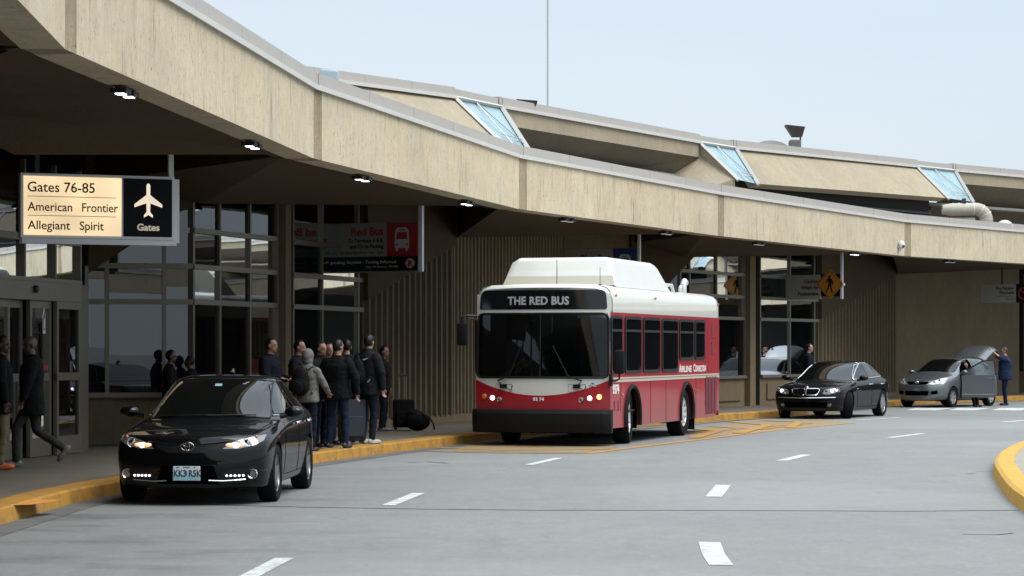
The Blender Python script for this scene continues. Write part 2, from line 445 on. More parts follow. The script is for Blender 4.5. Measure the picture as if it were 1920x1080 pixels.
# smooth slanting haunch over the first pane wall
o_ = outward(W['a0'], W['a1']); m = MB()
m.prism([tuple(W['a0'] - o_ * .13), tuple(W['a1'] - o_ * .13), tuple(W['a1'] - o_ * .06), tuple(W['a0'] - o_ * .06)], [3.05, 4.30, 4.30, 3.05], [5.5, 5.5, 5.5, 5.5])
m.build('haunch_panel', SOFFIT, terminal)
# ribbed block
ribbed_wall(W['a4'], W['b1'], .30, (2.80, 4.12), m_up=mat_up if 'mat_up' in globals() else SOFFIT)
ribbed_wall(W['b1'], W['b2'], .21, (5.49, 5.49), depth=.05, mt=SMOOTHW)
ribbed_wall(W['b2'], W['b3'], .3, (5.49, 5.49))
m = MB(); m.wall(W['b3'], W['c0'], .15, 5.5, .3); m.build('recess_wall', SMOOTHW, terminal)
# far bay
glass_wall(W['c0'], W['c1'], (2.66, 3.28, 3.92), (.3, 1.0), 1.0, 4.6, pane=PANER)
o_ = outward(W['c0'], W['c1']); m = MB()
m.prism([tuple(W['c0'] - o_ * .13), tuple(W['c1'] + (W['c1'] - W['c0']) * .25 - o_ * .13), tuple(W['c1'] + (W['c1'] - W['c0']) * .25 - o_ * .06), tuple(W['c0'] - o_ * .06)],
        [2.5, 4.30, 4.30, 2.5], 5.5)
m.build('haunch_panel', SOFFIT, terminal)
glass_wall(W['c1'], W['c2'], (2.66, 3.28, 3.92), (.0, .14, .55, 1.0), 1.0, 5.5, relief=((.2, .45), (.5, .92)))
glass_wall(W['c3'], W['c4'], (2.66, 3.28, 3.92), (.0, .50, .93), 1.0, 5.5, relief=((.1, .9),))
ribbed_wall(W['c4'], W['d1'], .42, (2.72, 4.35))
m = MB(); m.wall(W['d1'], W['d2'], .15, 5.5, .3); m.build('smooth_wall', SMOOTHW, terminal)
e2 = W['d2'] + Vector((.4, 2.2)); e3 = e2 + Vector((3.2, 4.2)); e4 = e3 + Vector((5, 5.4))
glass_wall(W['d2'] + Vector((.3, .35)), e3, (2.66, 3.28, 3.92), (.0, .5, 1.0), 1.0, 4.6)
m = MB(); m.wall(e3, e4, .15, 5.5, .3); m.build('smooth_wall', SMOOTHW, terminal)
# columns between the panes
for p, q, dk in ((W['a2'], W['a3'], 1), (W['c2'], W['c3'], 0)):
    d = (q - p).normalized(); o = outward(p, q); L = (q - p).length
    m = MB(); m.wall(p + d * .045, p + d * (.38 * L), .15, 5.5, .5, off=-.16); m.build('column', RIBBED if dk else BASEW, terminal)
    m = MB(); m.wall(p + d * (.38 * L), q - d * .04, .15, 5.5, .2, off=.45); m.wall(q - d * .04, q + d * .02, .15, 4.7, .4, off=.0)
    m.build('column_slot', mat('slot_dark_lining', (.05, .038, .024), .9, var=.2), terminal)  # recess lined in a darker tone, its shade put into the colour

# entrance vestibule on the left
v0, v1, v2 = V2(-300, 31.5), V2(150, 40.4), V2(166, 41.2)
dv = (v1 - v0).normalized(); ov = outward(v0, v1); Lv = (v1 - v0).length
m = MB(); m.wall(v0, v1, 2.52, 2.80, .2, off=-.02); m.wall(v0, v1, 3.40, 3.50, .14, off=-.03)
m.wall(v0, v1, 2.80, 2.86, .16, off=-.04)
for k in (0, .25, .5, .72, .87, 1.0):
    c = v0 + dv * (Lv * k); m.wall(c - dv * .03, c + dv * .03, 2.86, 3.40, .12, off=-.02)
    m.wall(c - dv * .03, c + dv * .03, 3.50, 4.6, .12, off=-.02)
vf = m.build('vestibule_frame', BRONZE, terminal)
m = MB(); a, b = v0 + ov * .05, v1 + ov * .05
m.poly([(a.x, a.y, 2.86), (b.x, b.y, 2.86), (b.x, b.y, 3.40), (a.x, a.y, 3.40)]); m.poly([(a.x, a.y, 3.5), (b.x, b.y, 3.5), (b.x, b.y, 4.6), (a.x, a.y, 4.6)])
m.build('glazing', PANE, vf)
m = MB(); m.wall(v1, v2, .15, 2.8, .16); m.wall(v2, v2 + Vector((-.75, 2.7)), .15, .95, .2); m.build('vestibule_return', BRONZE, terminal)
m = MB(); m.wall(v2, v2 + Vector((-.75, 2.7)), .95, 4.6, .06); m.build('glazing', PANE, vf)
# sliding doors
x = Lv
def pxof(p): return 960 + p.x / p.y * FPX
edges = []
for tpx in (-160, -65, 30, 62, 103, 148):
    # where along the line the photo shows each door edge
    lo, hi = 0.0, Lv
    for _ in range(40):
        mid = (lo + hi) / 2
        if pxof(v0 + dv * mid) < tpx: lo = mid
        else: hi = mid
    edges.append(lo)
for (s0, s1), back in zip(zip(edges, edges[1:]), (0, .09, .16, .05, -.03)):
    a, b = v0 + dv * (s0 + .012) + ov * back, v0 + dv * (s1 - .012) + ov * back
    m = MB(); st = .085
    m.wall(a, b, .16, .44, .06); m.wall(a, b, 2.40, 2.515, .06); m.wall(a, b, 1.30, 1.42, .055, off=.003)
    m.wall(a, a + dv * st, .44, 2.40, .06); m.wall(b - dv * st, b, .44, 2.40, .06)
    fr = m.build('sliding_door', BRONZE, terminal)
    g = MB(); a2, b2 = a + dv * st + ov * .03, b - dv * st + ov * .03
    for z0, z1 in ((.44, 1.30), (1.42, 2.40)):
        g.poly([(a2.x, a2.y, z0), (b2.x, b2.y, z0), (b2.x, b2.y, z1), (a2.x, a2.y, z1)])
    g.build('door_glass', PANE, fr)
def on_line(s, z, off=-.02): q = v0 + dv * s - ov * off; return (q.x, q.y, z)
m = MB(); c = v0 + dv * ((edges[3] + edges[4]) / 2)
fc = Matrix.Translation((c.x - ov.x * .0, c.y, 0)) @ Matrix.Rotation(math.atan2(dv.y, dv.x), 4, 'Z') @ Matrix.Rotation(R(90), 4, 'X')
STK = mat('sticker_white', (.6, .6, .6), .5); RED = mat('sign_red', (.30, .006, .012), .5); 
m = MB(); m.add([fc @ Vector(v) for v in ((-.06, 2.02, .0), (.06, 2.02, .0), (.06, 2.14, .0), (.06, 2.3, .0), (0, 2.42, 0), (-.06, 2.3, 0))], [(0, 1, 2, 3, 4, 5)])
m.add([fc @ Vector(v) for v in ((-.035, 2.07, .003), (.035, 2.07, .003), (.035, 2.28, .003), (0, 2.36, .003), (-.035, 2.28, .003))], [(0, 1, 2, 3, 4)], 1)
m.add([fc @ Vector(v) for v in ((-.02, 2.1, .006), (.02, 2.1, .006), (.02, 2.25, .006), (-.02, 2.25, .006))], [(0, 1, 2, 3)], 0)
m.build('door_arrow_decal', [STK, DARKFR], terminal)
m = MB(); m.add([fc @ Vector(v) for v in ((-.17, 1.47, 0), (.17, 1.47, 0), (.17, 1.54, 0), (-.17, 1.54, 0))], [(0, 1, 2, 3)]); m.build('door_strip_decal', RED, terminal)
c = v0 + dv * edges[3]; m = MB(); m.ell((c.x - ov.x * .05, c.y - ov.y * .05, 2.68), (.05, .05, .06)); m.build('door_sensor', DARKFR, terminal, smooth=True)

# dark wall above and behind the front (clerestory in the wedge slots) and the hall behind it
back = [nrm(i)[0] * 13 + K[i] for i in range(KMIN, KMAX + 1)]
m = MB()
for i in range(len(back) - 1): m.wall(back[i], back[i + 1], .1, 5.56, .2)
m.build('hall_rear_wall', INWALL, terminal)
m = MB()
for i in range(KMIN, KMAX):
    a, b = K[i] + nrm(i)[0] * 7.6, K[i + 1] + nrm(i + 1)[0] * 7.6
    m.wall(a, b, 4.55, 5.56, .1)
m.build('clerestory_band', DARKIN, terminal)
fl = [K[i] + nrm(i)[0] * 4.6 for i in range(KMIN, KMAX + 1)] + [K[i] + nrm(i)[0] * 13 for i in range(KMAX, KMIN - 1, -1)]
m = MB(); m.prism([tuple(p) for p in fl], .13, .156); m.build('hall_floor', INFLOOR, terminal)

# ------------------------------------------------------------------ stepped upper roof
U = {i: K[i] + nrm(i)[0] * 6.3 for i in range(KMIN, KMAX + 1)}
ZT0 = 8.42
ZTD = {1: -.75, 2: -.62, 3: -.38, 4: .02, 5: .12, 6: .26}
SKT = {4: (-2.4, .5), 5: (-1.6, 1.05), 6: (-1.5, 1.3)}
def zt(i): return ZT0 + ZTD.get(i, .27)
def skt(i): return SKT.get(i, (-1.6, 1.05))
def upt(i, t, n, z): nn, tt = nrm(i); q = U[i] + tt * t + nn * n; return Vector((q.x, q.y, z))
WHITEFR = mat('skylight_frame', (.47, .46, .43), .45)
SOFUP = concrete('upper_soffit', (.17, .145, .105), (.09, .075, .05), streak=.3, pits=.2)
def legs(i):
    z = zt(i) - .26; l, r_ = skt(i); dz = 1.19
    return (upt(i, l, 0, z), upt(i, r_, 0, z), upt(i, r_ - .35, -.95, z - dz), upt(i, l - .1, -1.35, z - dz))
def upwall(mb, a, b, za0, za1, zb0, zb1, t, off=0.0):
    """like MB.wall with different heights at its two ends"""
    p, q = Vector(a[:2]), Vector(b[:2]); d = (q - p).normalized(); n = Vector((-d.y, d.x)); p, q = p + n * off, q + n * off
    mb.prism([tuple(p), tuple(q), tuple(q + n * t), tuple(p + n * t)], [za0, zb0, zb0, za0], [za1, zb1, zb1, za1])
for i in range(1, KMAX - 1):
    LT, RT, RB, LB = legs(i); Z = zt(i); Zn = zt(i + 1)
    sk = bpy.data.objects.new('skylight', None); COL.objects.link(sk); sk.parent = terminal; sk.empty_display_size = .2
    m = MB(); m.poly([LT, RT, RB, LB]); m.build('skylight_glass', SKYPANE, sk)
    nn, tt = nrm(i); off = Vector((-nn.x, -nn.y, .35)) * .05
    RBx, LBx = RT.lerp(RB, 1.05), LT.lerp(LB, 1.05)
    m = MB()
    m.tube([LT + off, LBx + off], .065, 4); m.tube([RT + off, RBx + off], .08, 4); m.tube([LT + off * 1.2, RT + off * 1.2], .045, 4)
    m.build('skylight_frame', WHITEFR, sk)
    m = MB(); tm = LT.lerp(RT, .45) + off; m.tube([tm, LB.lerp(RB, .5) + off], .014, 4); m.tube([tm, RT.lerp(RB, .9) + off], .014, 4)
    q = .76; m.tube([LT.lerp(LB, q).lerp(RT.lerp(RB, q), .4) + off, RT.lerp(RB, q) + off], .014, 4); m.build('glazing_bar', ALU, sk)
    LTn, RTn_, RBn_, LBn = legs(i + 1)
    m = MB(); m.wall(LT, LT.lerp(RT, .93), Z - .3, Z - .03, .5, off=-.05); m.build('coping', COPING, terminal)
    a, b = Vector(RT[:2]), Vector(LTn[:2]); t = (b - a).normalized(); n = Vector((-t.y, t.x)); L = (b - a).length
    m = MB(); k = 4
    for j in range(k):
        f0, f1 = j / k, (j + 1) / k - .014 / L
        z0, z1 = lerp(Z, Zn, f0), lerp(Z, Zn, f1)
        upwall(m, a + t * (f0 * L), a + t * (f1 * L), z0 - .20, z0, z1 - .20, z1, .5, -.10)
    m.wall(a - t * .16, a - t * .004, Z - .27, Z + .012, .5, off=-.08)
    m.build('coping', COPING, terminal)
    m = MB(); upwall(m, a, b, Z - .29, Z - .202, Zn - .29, Zn - .202, .06, -.15); m.build('drip_edge', DRIP, terminal)
    if i % 2 == 1:      # plate leaning out towards the road
        m = MB(); cols = 8
        vs = [RT.lerp(LTn, j / cols) for j in range(cols + 1)] + [RB.lerp(LBn, j / cols) for j in range(cols + 1)]
        th = Vector((n.x, n.y, -.4)) * .3
        fs = [(j, j + 1, cols + 2 + j, cols + 1 + j) for j in range(cols)]
        m.add(vs, fs); N = len(vs); m.add([v + th for v in vs], [tuple(reversed(f)) for f in fs])
        m.f += [(0, N, N + cols + 1, cols + 1), (cols, 2 * cols + 1, N + 2 * cols + 1, N + cols)] + [(cols + 1 + j, cols + 2 + j, N + cols + 2 + j, N + cols + 1 + j) for j in range(cols)]
        m.m += [0] * (2 + cols)
        m.build('roof_plate', UPPER, terminal)
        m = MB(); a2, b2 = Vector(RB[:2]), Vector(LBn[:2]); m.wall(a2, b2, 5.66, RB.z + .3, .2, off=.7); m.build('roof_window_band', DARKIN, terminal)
        m = MB(); m.wall(a2, b2, RB.z - .42, RB.z - .36, .05, off=.62); m.wall(a2, b2, RB.z - .75, RB.z - .7, .05, off=.62); m.build('roof_band_rail', DARKFR, terminal)
    else:               # overhanging bay: thin concrete edge, shaded underside, return plate by the next skylight
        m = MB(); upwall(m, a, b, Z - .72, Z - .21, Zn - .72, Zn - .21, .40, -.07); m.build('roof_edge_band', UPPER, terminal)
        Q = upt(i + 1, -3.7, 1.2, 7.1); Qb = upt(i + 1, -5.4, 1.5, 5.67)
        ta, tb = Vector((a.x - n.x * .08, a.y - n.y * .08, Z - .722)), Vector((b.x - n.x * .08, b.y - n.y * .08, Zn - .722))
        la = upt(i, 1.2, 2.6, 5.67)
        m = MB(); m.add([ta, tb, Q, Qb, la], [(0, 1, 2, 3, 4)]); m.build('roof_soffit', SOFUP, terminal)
        m = MB(); m.add([tb, LTn, LBn, Vector((LBn.x, LBn.y, 5.67)), Qb, Q], [(0, 1, 2, 3, 4, 5)]); m.build('roof_return_plate', UPPER, terminal)
        m = MB(); m.wall(Vector(la[:2]) - n * .5, Vector(Qb[:2]) + n * .3, 5.66, 6.7, .2); m.build('roof_window_band', mat('teal_glass', (.03, .10, .11), .15, spec=.6), terminal)
# flat top deck behind the upper edge so the roof has depth
m = MB(); top = [U[i] + nrm(i)[0] * .35 for i in range(1, KMAX)]; bot = [U[i] + nrm(i)[0] * 9 for i in range(KMAX - 1, 0, -1)]
m.prism([tuple(p) for p in top + bot], ZT0 - 1.3, ZT0 - 1.2); m.build('roof_deck', MATS['roof_membrane'], terminal)

# ------------------------------------------------------------------ ground, road, pavement, kerb, markings
ROADM = None
def road_mat():
    m = bpy.data.materials.new('road_concrete'); m.use_nodes = True; n = m.node_tree; b = n.nodes['Principled BSDF']
    b.inputs['Roughness'].default_value = .82; b.inputs['Specular IOR Level'].default_value = .3
    g = n.nodes.new("ShaderNodeNewGeometry")
    def noise(scale, st=(1, 1, 1), detail=5, ro=.6, rot=0):
        mp = n.nodes.new("ShaderNodeMapping"); mp.inputs['Scale'].default_value = st; mp.inputs['Rotation'].default_value = (0, 0, rot)
        n.links.new(g.outputs['Position'], mp.inputs['Vector'])
        t = n.nodes.new("ShaderNodeTexNoise"); t.inputs['Scale'].default_value = scale; t.inputs['Detail'].default_value = detail
        t.inputs['Roughness'].default_value = ro; n.links.new(mp.outputs[0], t.inputs['Vector']); return t.outputs['Fac']
    def rng(f, a, bb, lo=0., hi=1.):
        r = n.nodes.new("ShaderNodeMapRange"); r.inputs['From Min'].default_value = a; r.inputs['From Max'].default_value = bb
        r.inputs['To Min'].default_value = lo; r.inputs['To Max'].default_value = hi
        n.links.new(f, r.inputs['Value']); return r.outputs[0]
    def mix(fac, c1, c2):
        x = n.nodes.new("ShaderNodeMix"); x.data_type = 'RGBA'; n.links.new(fac, x.inputs[0])
        for i, c in ((6, c1), (7, c2)):
            if isinstance(c, tuple): x.inputs[i].default_value = (*c, 1)
            else: n.links.new(c, x.inputs[i])
        return x.outputs[2]
    def mul(a, bb):
        x = n.nodes.new("ShaderNodeMath"); x.operation = 'MULTIPLY'; n.links.new(a, x.inputs[0])
        if isinstance(bb, float): x.inputs[1].default_value = bb
        else: n.links.new(bb, x.inputs[1])
        return x.outputs[0]
    base = (.207, .210, .203)
    c = mix(rng(noise(.22, detail=4), .3, .7), base, (.178, .181, .176))
    c = mix(mul(rng(noise(2.2, (1, .6, 1), 6, .7), .45, .7), .35), c, (.135, .138, .136))
    c = mix(mul(rng(noise(90, detail=2), .5, .75), .45), c, (.10, .10, .098))
    c = mix(mul(rng(noise(70, detail=2), .6, .75), .35), c, (.34, .34, .33))
    # worn wheel-track staining in the lane by the kerb
    sep = n.nodes.new("ShaderNodeSeparateXYZ"); n.links.new(g.outputs['Position'], sep.inputs[0])
    lane = rng(sep.outputs['X'], -.5, -3.5); far = rng(sep.outputs['Y'], 44., 30.)
    spots = rng(noise(.9, (.55, 1, 1), 5, .65), .50, .68)
    c = mix(mul(mul(spots, .75), mul(lane, far)), c, (.055, .055, .055))
    c = mix(mul(lane, .25), c, (.12, .12, .12))
    drip = mul(rng(noise(1.7, (1, .35, 1), 6, .7, .25), .54, .68), rng(noise(.16, detail=3), .42, .62))
    c = mix(mul(drip, .45), c, (.09, .09, .088))
    mid = rng(noise(11, (1, .45, 1), 4, .65), .42, .66)
    c = mix(mul(mid, .30), c, (.14, .142, .138))
    mid2 = rng(noise(5.5, (1, .4, 1), 5, .7), .55, .70)
    c = mix(mul(mid2, .28), c, (.275, .278, .27))
    grain = rng(noise(24, (1, .5, 1), 3, .6), .45, .65)
    c = mix(mul(grain, .22), c, (.135, .137, .134))
    specks = rng(noise(7, detail=3, ro=.5), .70, .73)
    c = mix(mul(specks, .5), c, (.07, .07, .07))
    patch_ = rng(noise(.09, (1, 1, 1), 2, .3), .52, .56)
    c = mix(mul(patch_, .22), c, (.27, .275, .27))
    n.links.new(c, b.inputs['Base Color'])
    bp = n.nodes.new("ShaderNodeBump"); bp.inputs['Strength'].default_value = .35; bp.inputs['Distance'].default_value = .01
    n.links.new(noise(60, detail=4), bp.inputs['Height']); n.links.new(bp.outputs[0], b.inputs['Normal'])
    return m
ROADM = road_mat()
m = MB(); m.poly([(-900, -700, -.02), (1100, -700, -.02), (1100, 1300, -.02), (-900, 1300, -.02)])
struct(m.build('ground', mat('far_ground', (.17, .17, .16), .95, var=.3, vscale=.05)))
# kerb line as a smooth curve through points read along it
kp = [(34, -62), (16, -42), (2.5, -22), (-3.6, -6), (-5.1, 5), (-5.28, 16), (-5.18, 25.9), (-4.80, 31.6), (-3.02, 40.1), (-1.15, 47.4), (1.55, 56.0), (4.6, 62.6), (7.35, 68.2), (10.0, 75.0), (12.8, 82.0), (17.8, 89.0), (26, 99.5), (36, 111), (50, 124)]
def spline(pts, n=8):
    out_ = []
    for i in range(len(pts) - 1):
        p0, p1, p2, p3 = [Vector(pts[max(0, min(len(pts) - 1, i + k))]) for k in (-1, 0, 1, 2)]
        for j in range(n):
            t = j / n
            out_.append(.5 * ((2 * p1) + (p2 - p0) * t + (2 * p0 - 5 * p1 + 4 * p2 - p3) * t * t + (3 * p1 - p0 - 3 * p2 + p3) * t ** 3))
    out_.append(Vector(pts[-1])); return out_
KERB = spline(kp, 10)
def offset(pts, d):
    res = []
    for i, p in enumerate(pts):
        t = (pts[min(i + 1, len(pts) - 1)] - pts[max(i - 1, 0)]).normalized(); res.append(p + Vector((-t.y, t.x)) * d)
    return res
# the road sheet reaches from the kerb to the far side
m = MB(); road_r = [p + (CEN - p) * .62 for p in KERB]
m.add([(p.x, p.y, 0) for p in KERB] + [(p.x, p.y, 0) for p in road_r], [(i, i + len(KERB), i + 1 + len(KERB), i + 1) for i in range(len(KERB) - 1)])
struct(m.build('road', ROADM))
PAVE = concrete('pavement_concrete', (.14, .125, .10), (.09, .08, .065), streak=.3, pits=.25)
inner = offset(KERB, 14); kin = offset(KERB, .42)
N = len(KERB); m = MB(); m.add([(p.x, p.y, .15) for p in kin] + [(p.x, p.y, .15) for p in inner], [(i, i + 1, N + i + 1, N + i) for i in range(N - 1)])
struct(m.build('pavement', PAVE))
YEL = mat('kerb_yellow', (.52, .27, .035), .7, spec=.3)
def worn_yellow(name, col, under, amt=.6, scale=3.0, thr=.5):
    m = bpy.data.materials.new(name); m.use_nodes = True; n = m.node_tree; b = n.nodes['Principled BSDF']; b.inputs['Roughness'].default_value = .75
    b.inputs['Specular IOR Level'].default_value = .3
    g = n.nodes.new("ShaderNodeNewGeometry"); t = n.nodes.new("ShaderNodeTexNoise"); t.inputs['Scale'].default_value = scale; t.inputs['Detail'].default_value = 7; t.inputs['Roughness'].default_value = .72
    n.links.new(g.outputs['Position'], t.inputs['Vector'])
    r = n.nodes.new("ShaderNodeValToRGB"); e = r.color_ramp.elements
    e[0].position = thr - .22 * amt; e[0].color = (*under, 1); e[1].position = thr + .02; e[1].color = (*[.82 * c for c in col], 1)
    x = r.color_ramp.elements.new(.72); x.color = (*col, 1)
    n.links.new(t.outputs['Fac'], r.inputs['Fac']); n.links.new(r.outputs[0], b.inputs['Base Color']); return m
KYEL = worn_yellow('worn_kerb_yellow', (.42, .215, .035), (.12, .085, .045), 1.0, 3.4)
m = MB(); ko = offset(KERB, 0); k1 = offset(KERB, .05)
vs = [(p.x, p.y, -.01) for p in ko] + [(p.x, p.y, .145) for p in offset(KERB, .025)] + [(p.x, p.y, .165) for p in k1] + [(p.x, p.y, .165) for p in offset(KERB, .40)] + [(p.x, p.y, .14) for p in offset(KERB, .42)]
m.add(vs, [(r_ * N + i, r_ * N + i + 1, (r_ + 1) * N + i + 1, (r_ + 1) * N + i) for r_ in range(4) for i in range(N - 1)])
struct(m.build('kerb', KYEL))
# gutter strip and expansion joints
GUT = mat('gutter', (.10, .10, .095), .85, var=.3, vscale=2); TAR = mat('tar_joint', (.02, .02, .02), .7)
m = MB(); g0, g1 = offset(KERB, -.002), offset(KERB, -.36)
m.add([(p.x, p.y, .004) for p in g0] + [(p.x, p.y, .004) for p in g1], [(i, N + i, N + i + 1, i + 1) for i in range(N - 1)]); struct(m.build('gutter', GUT))
def strip(mb, pts, wd, z):
    a, b = offset(pts, wd / 2), offset(pts, -wd / 2); k = len(pts)
    mb.add([(p.x, p.y, z) for p in a] + [(p.x, p.y, z) for p in b], [(i, k + i, k + i + 1, i + 1) for i in range(k - 1)])
m = MB()
strip(m, [Vector(G(px, py)[:2]) for px, py in ((330, 944), (400, 947), (560, 951), (800, 955), (1000, 957), (1250, 957), (1500, 958), (1700, 959), (1912, 957))], .05, .004)
strip(m, [Vector(G(px, py)[:2]) for px, py in ((1690, 778), (1780, 779), (1930, 781))], .07, .004)
for a in (((1830, 884), (1862, 884)), ((1812, 889), (1828, 888)), ((1805, 1002), (1870, 1003), (1900, 1000))): strip(m, [Vector(G(*q)[:2]) for q in a], .035, .004)
strip(m, [Vector(G(*q)[:2]) for q in ((765, 868), (800, 866), (840, 869))], .05, .004)
struct(m.build('road_joint', TAR))
WHITEP = worn_yellow('worn_white_paint', (.56, .58, .57), (.32, .33, .32), .35, 5)
m = MB()
def dash(pxs, wd):
    pts = [Vector(G(*q)[:2]) for q in pxs]; strip(m, pts, wd, .005)
dash([(440, 1098), (470, 1080), (533, 1047)], .16)
dash([(728, 948), (785, 925)], .16); dash([(992, 872), (1048, 859)], .16); dash([(1338, 932), (1356, 910)], .2)
dash([(1352, 1060), (1338, 1040), (1330, 1017)], .20); dash([(1466, 864), (1512, 853)], .19); dash([(1668, 821), (1730, 813)], .17)
dash([(1880, 792), (1935, 787)], .17); dash([(1604, 788), (1688, 783)], .16)
for a, b in ((1712, 1780), (1792, 1852), (1872, 1940)):
    d = 1.78 * FPX / (766.5 - HOR); m.poly([(*G(a - 14, 769.4)[:2], .005), (*G(b - 26, 769.8)[:2], .005), (*G(b + 8, 765.4)[:2], .005), (*G(a + 4, 765)[:2], .005)])
struct(m.build('lane_marking', WHITEP))
YP = worn_yellow('worn_yellow_paint', (.45, .23, .035), (.21, .195, .15), .7, 3.5)
m = MB()
YZ = [.005]
def yl(pxs, wd):
    YZ[0] += .0012; strip(m, [Vector(G(*q)[:2]) for q in pxs], wd, YZ[0])
yl([(1098, 851), (1180, 840), (1290, 827), (1400, 813), (1520, 800), (1600, 793)], .22)
yl([(800, 846), (900, 849), (1000, 850), (1096, 851)], .2); yl([(820, 840), (950, 845), (1090, 843), (1160, 842)], .22); yl([(860, 834), (1000, 838), (1150, 834)], .2); yl([(1270, 815), (1400, 803), (1520, 794)], .2); yl([(1330, 800), (1420, 806), (1500, 797)], .2)
yl([(1300, 822), (1345, 809), (1280, 802)], .26); yl([(1385, 813), (1440, 797), (1370, 792)], .3); yl([(1480, 803), (1500, 792), (1430, 789)], .22)
yl([(880, 832), (960, 826), (1060, 818), (1180, 806), (1300, 796), (1400, 787), (1480, 782)], .1)
struct(m.build('bus_bay_marking', YP))
m = MB(); m.poly([(*G(px, py)[:2], .0035) for px, py in ((1285, 824), (1440, 808), (1590, 793), (1540, 786), (1420, 789), (1330, 799))]); m.poly([(*G(px, py)[:2], .0035) for px, py in ((850, 846), (1090, 849), (1160, 838), (1000, 834), (880, 832))])
struct(m.build('faded_marking', worn_yellow('faded_yellow_paint', (.34, .21, .07), (.20, .198, .18), .9, 2.4, .57)))
# traffic island on the right
isl = [(1920 + 130, 1062), (1985, 1005), (1922, 962), (1888, 935), (1868, 905), (1861, 886), (1872, 866), (1900, 850), (1940, 838), (2010, 828), (2100, 822)]
ip = spline([tuple(G(*q)[:2]) for q in isl], 5)
IYEL = worn_yellow('island_yellow', (.60, .33, .05), (.45, .25, .05), .3, 2.2)
def inset(pts, d): return offset(pts, -d)
N2 = len(ip); m = MB(); ri = [ip, inset(ip, .03), inset(ip, .08), inset(ip, .30), inset(ip, .32)]
zz = [-.01, .15, .18, .185, .15]
m.add([(p.x, p.y, z) for r_, z in zip(ri, zz) for p in r_], [(r_ * N2 + i, r_ * N2 + i + 1, (r_ + 1) * N2 + i + 1, (r_ + 1) * N2 + i) for r_ in range(4) for i in range(N2 - 1)])
struct(m.build('island_kerb', IYEL, smooth=False))
m = MB(); m.prism([tuple(p) for p in inset(ip, .31)], .0, .165)
struct(m.build('traffic_island', concrete('island_concrete', (.30, .29, .24), (.2, .19, .16), streak=.2, pits=.2)))
# ramp in the pavement at the left
m = MB(); m.add([tuple(G(*q, z=.15)[:2]) + (.156,) for q in ((-60, 936), (118, 938), (60, 947), (-60, 952))], [(0, 1, 2, 3)])
struct(m.build('tactile_strip', mat('tactile_orange', (.50, .20, .03), .8, var=.2)))
# ------------------------------------------------------------------ vehicles
BLACKP = mat('black_car_paint', (.003, .003, .0035), .5, spec=.03, coat=.6)
BLACKP2 = mat('black_saloon_paint', (.003, .003, .004), .5, spec=.03, coat=.55)
GREYP = mat('grey_car_paint', (.11, .12, .128), .34, .55, coat=.8, var=.03, vscale=90)
AUTOGLASS = mat('tinted_car_glass', (.003, .0035, .0035), .02, spec=.38)
CLEARG = glass_mat('clear_car_glass', (.02, .025, .025), .85)
RUBBER = mat('tyre_rubber', (.006, .006, .006), .9, spec=.15, var=.2, vscale=20)
TRIM = mat('black_trim', (.005, .005, .005), .45, spec=.3)
VOID = mat('dark_cavity', (.0015, .0015, .0015), 1.0, spec=.0)
CHROME = mat('chrome', (.75, .76, .78), .12, 1.0)
RIM = mat('alloy_rim', (.42, .43, .45), .3, .8)
RIMD = mat('dark_alloy_rim', (.20, .205, .21), .3, .8)
HLAMP = mat('headlamp_lens', (.16, .165, .17), .08, .3, spec=.9, coat=1.0)
HLAMPC = mat('clear_headlamp_lens', (.55, .57, .6), .1, .4, spec=.9, coat=1.0)
AMBER = mat('amber_lens', (.55, .14, .02), .2, coat=1.0)
WARM = mat('lit_warm_lamp', (1, .8, .55), .3, emit=(1, .66, .34), es=2.2)
WARMO = mat('lit_orange_lamp', (1, .5, .2), .3, emit=(1, .36, .10), es=1.6)
COOL = mat('lit_white_lamp', (1, 1, 1), .3, emit=(.92, .93, 1), es=1.6)
HALO = mat('lit_lamp_reflector', (.9, .7, .5), .25, emit=(1, .42, .16), es=.30)
TAIL = mat('tail_lens', (.3, .01, .01), .15, coat=1.0)
SEATC = mat('seat_cloth', (.02, .02, .022), .9)

def smooth_closed(pts, n=4):
    k = len(pts); out_ = []
    for i in range(k):
        p0, p1, p2, p3 = [Vector(pts[(i + j) % k]) for j in (-1, 0, 1, 2)]
        for j in range(n):
            t = j / n
            out_.append(.5 * ((2 * p1) + (p2 - p0) * t + (2 * p0 - 5 * p1 + 4 * p2 - p3) * t * t + (3 * p1 - p0 - 3 * p2 + p3) * t ** 3))
    return out_
def round_poly(pts, r=.03, n=3):
    """polygon with its corners rounded off"""
    k = len(pts); out_ = []
    for i in range(k):
        p, a, b = Vector(pts[i]), Vector(pts[i - 1]), Vector(pts[(i + 1) % k])
        da, db = a - p, b - p; rr = min(r, da.length * .45, db.length * .45)
        s, e = p + da.normalized() * rr, p + db.normalized() * rr
        for j in range(n + 1):
            t = j / n; out_.append((1 - t) ** 2 * s + 2 * t * (1 - t) * p + t * t * e)
    return out_

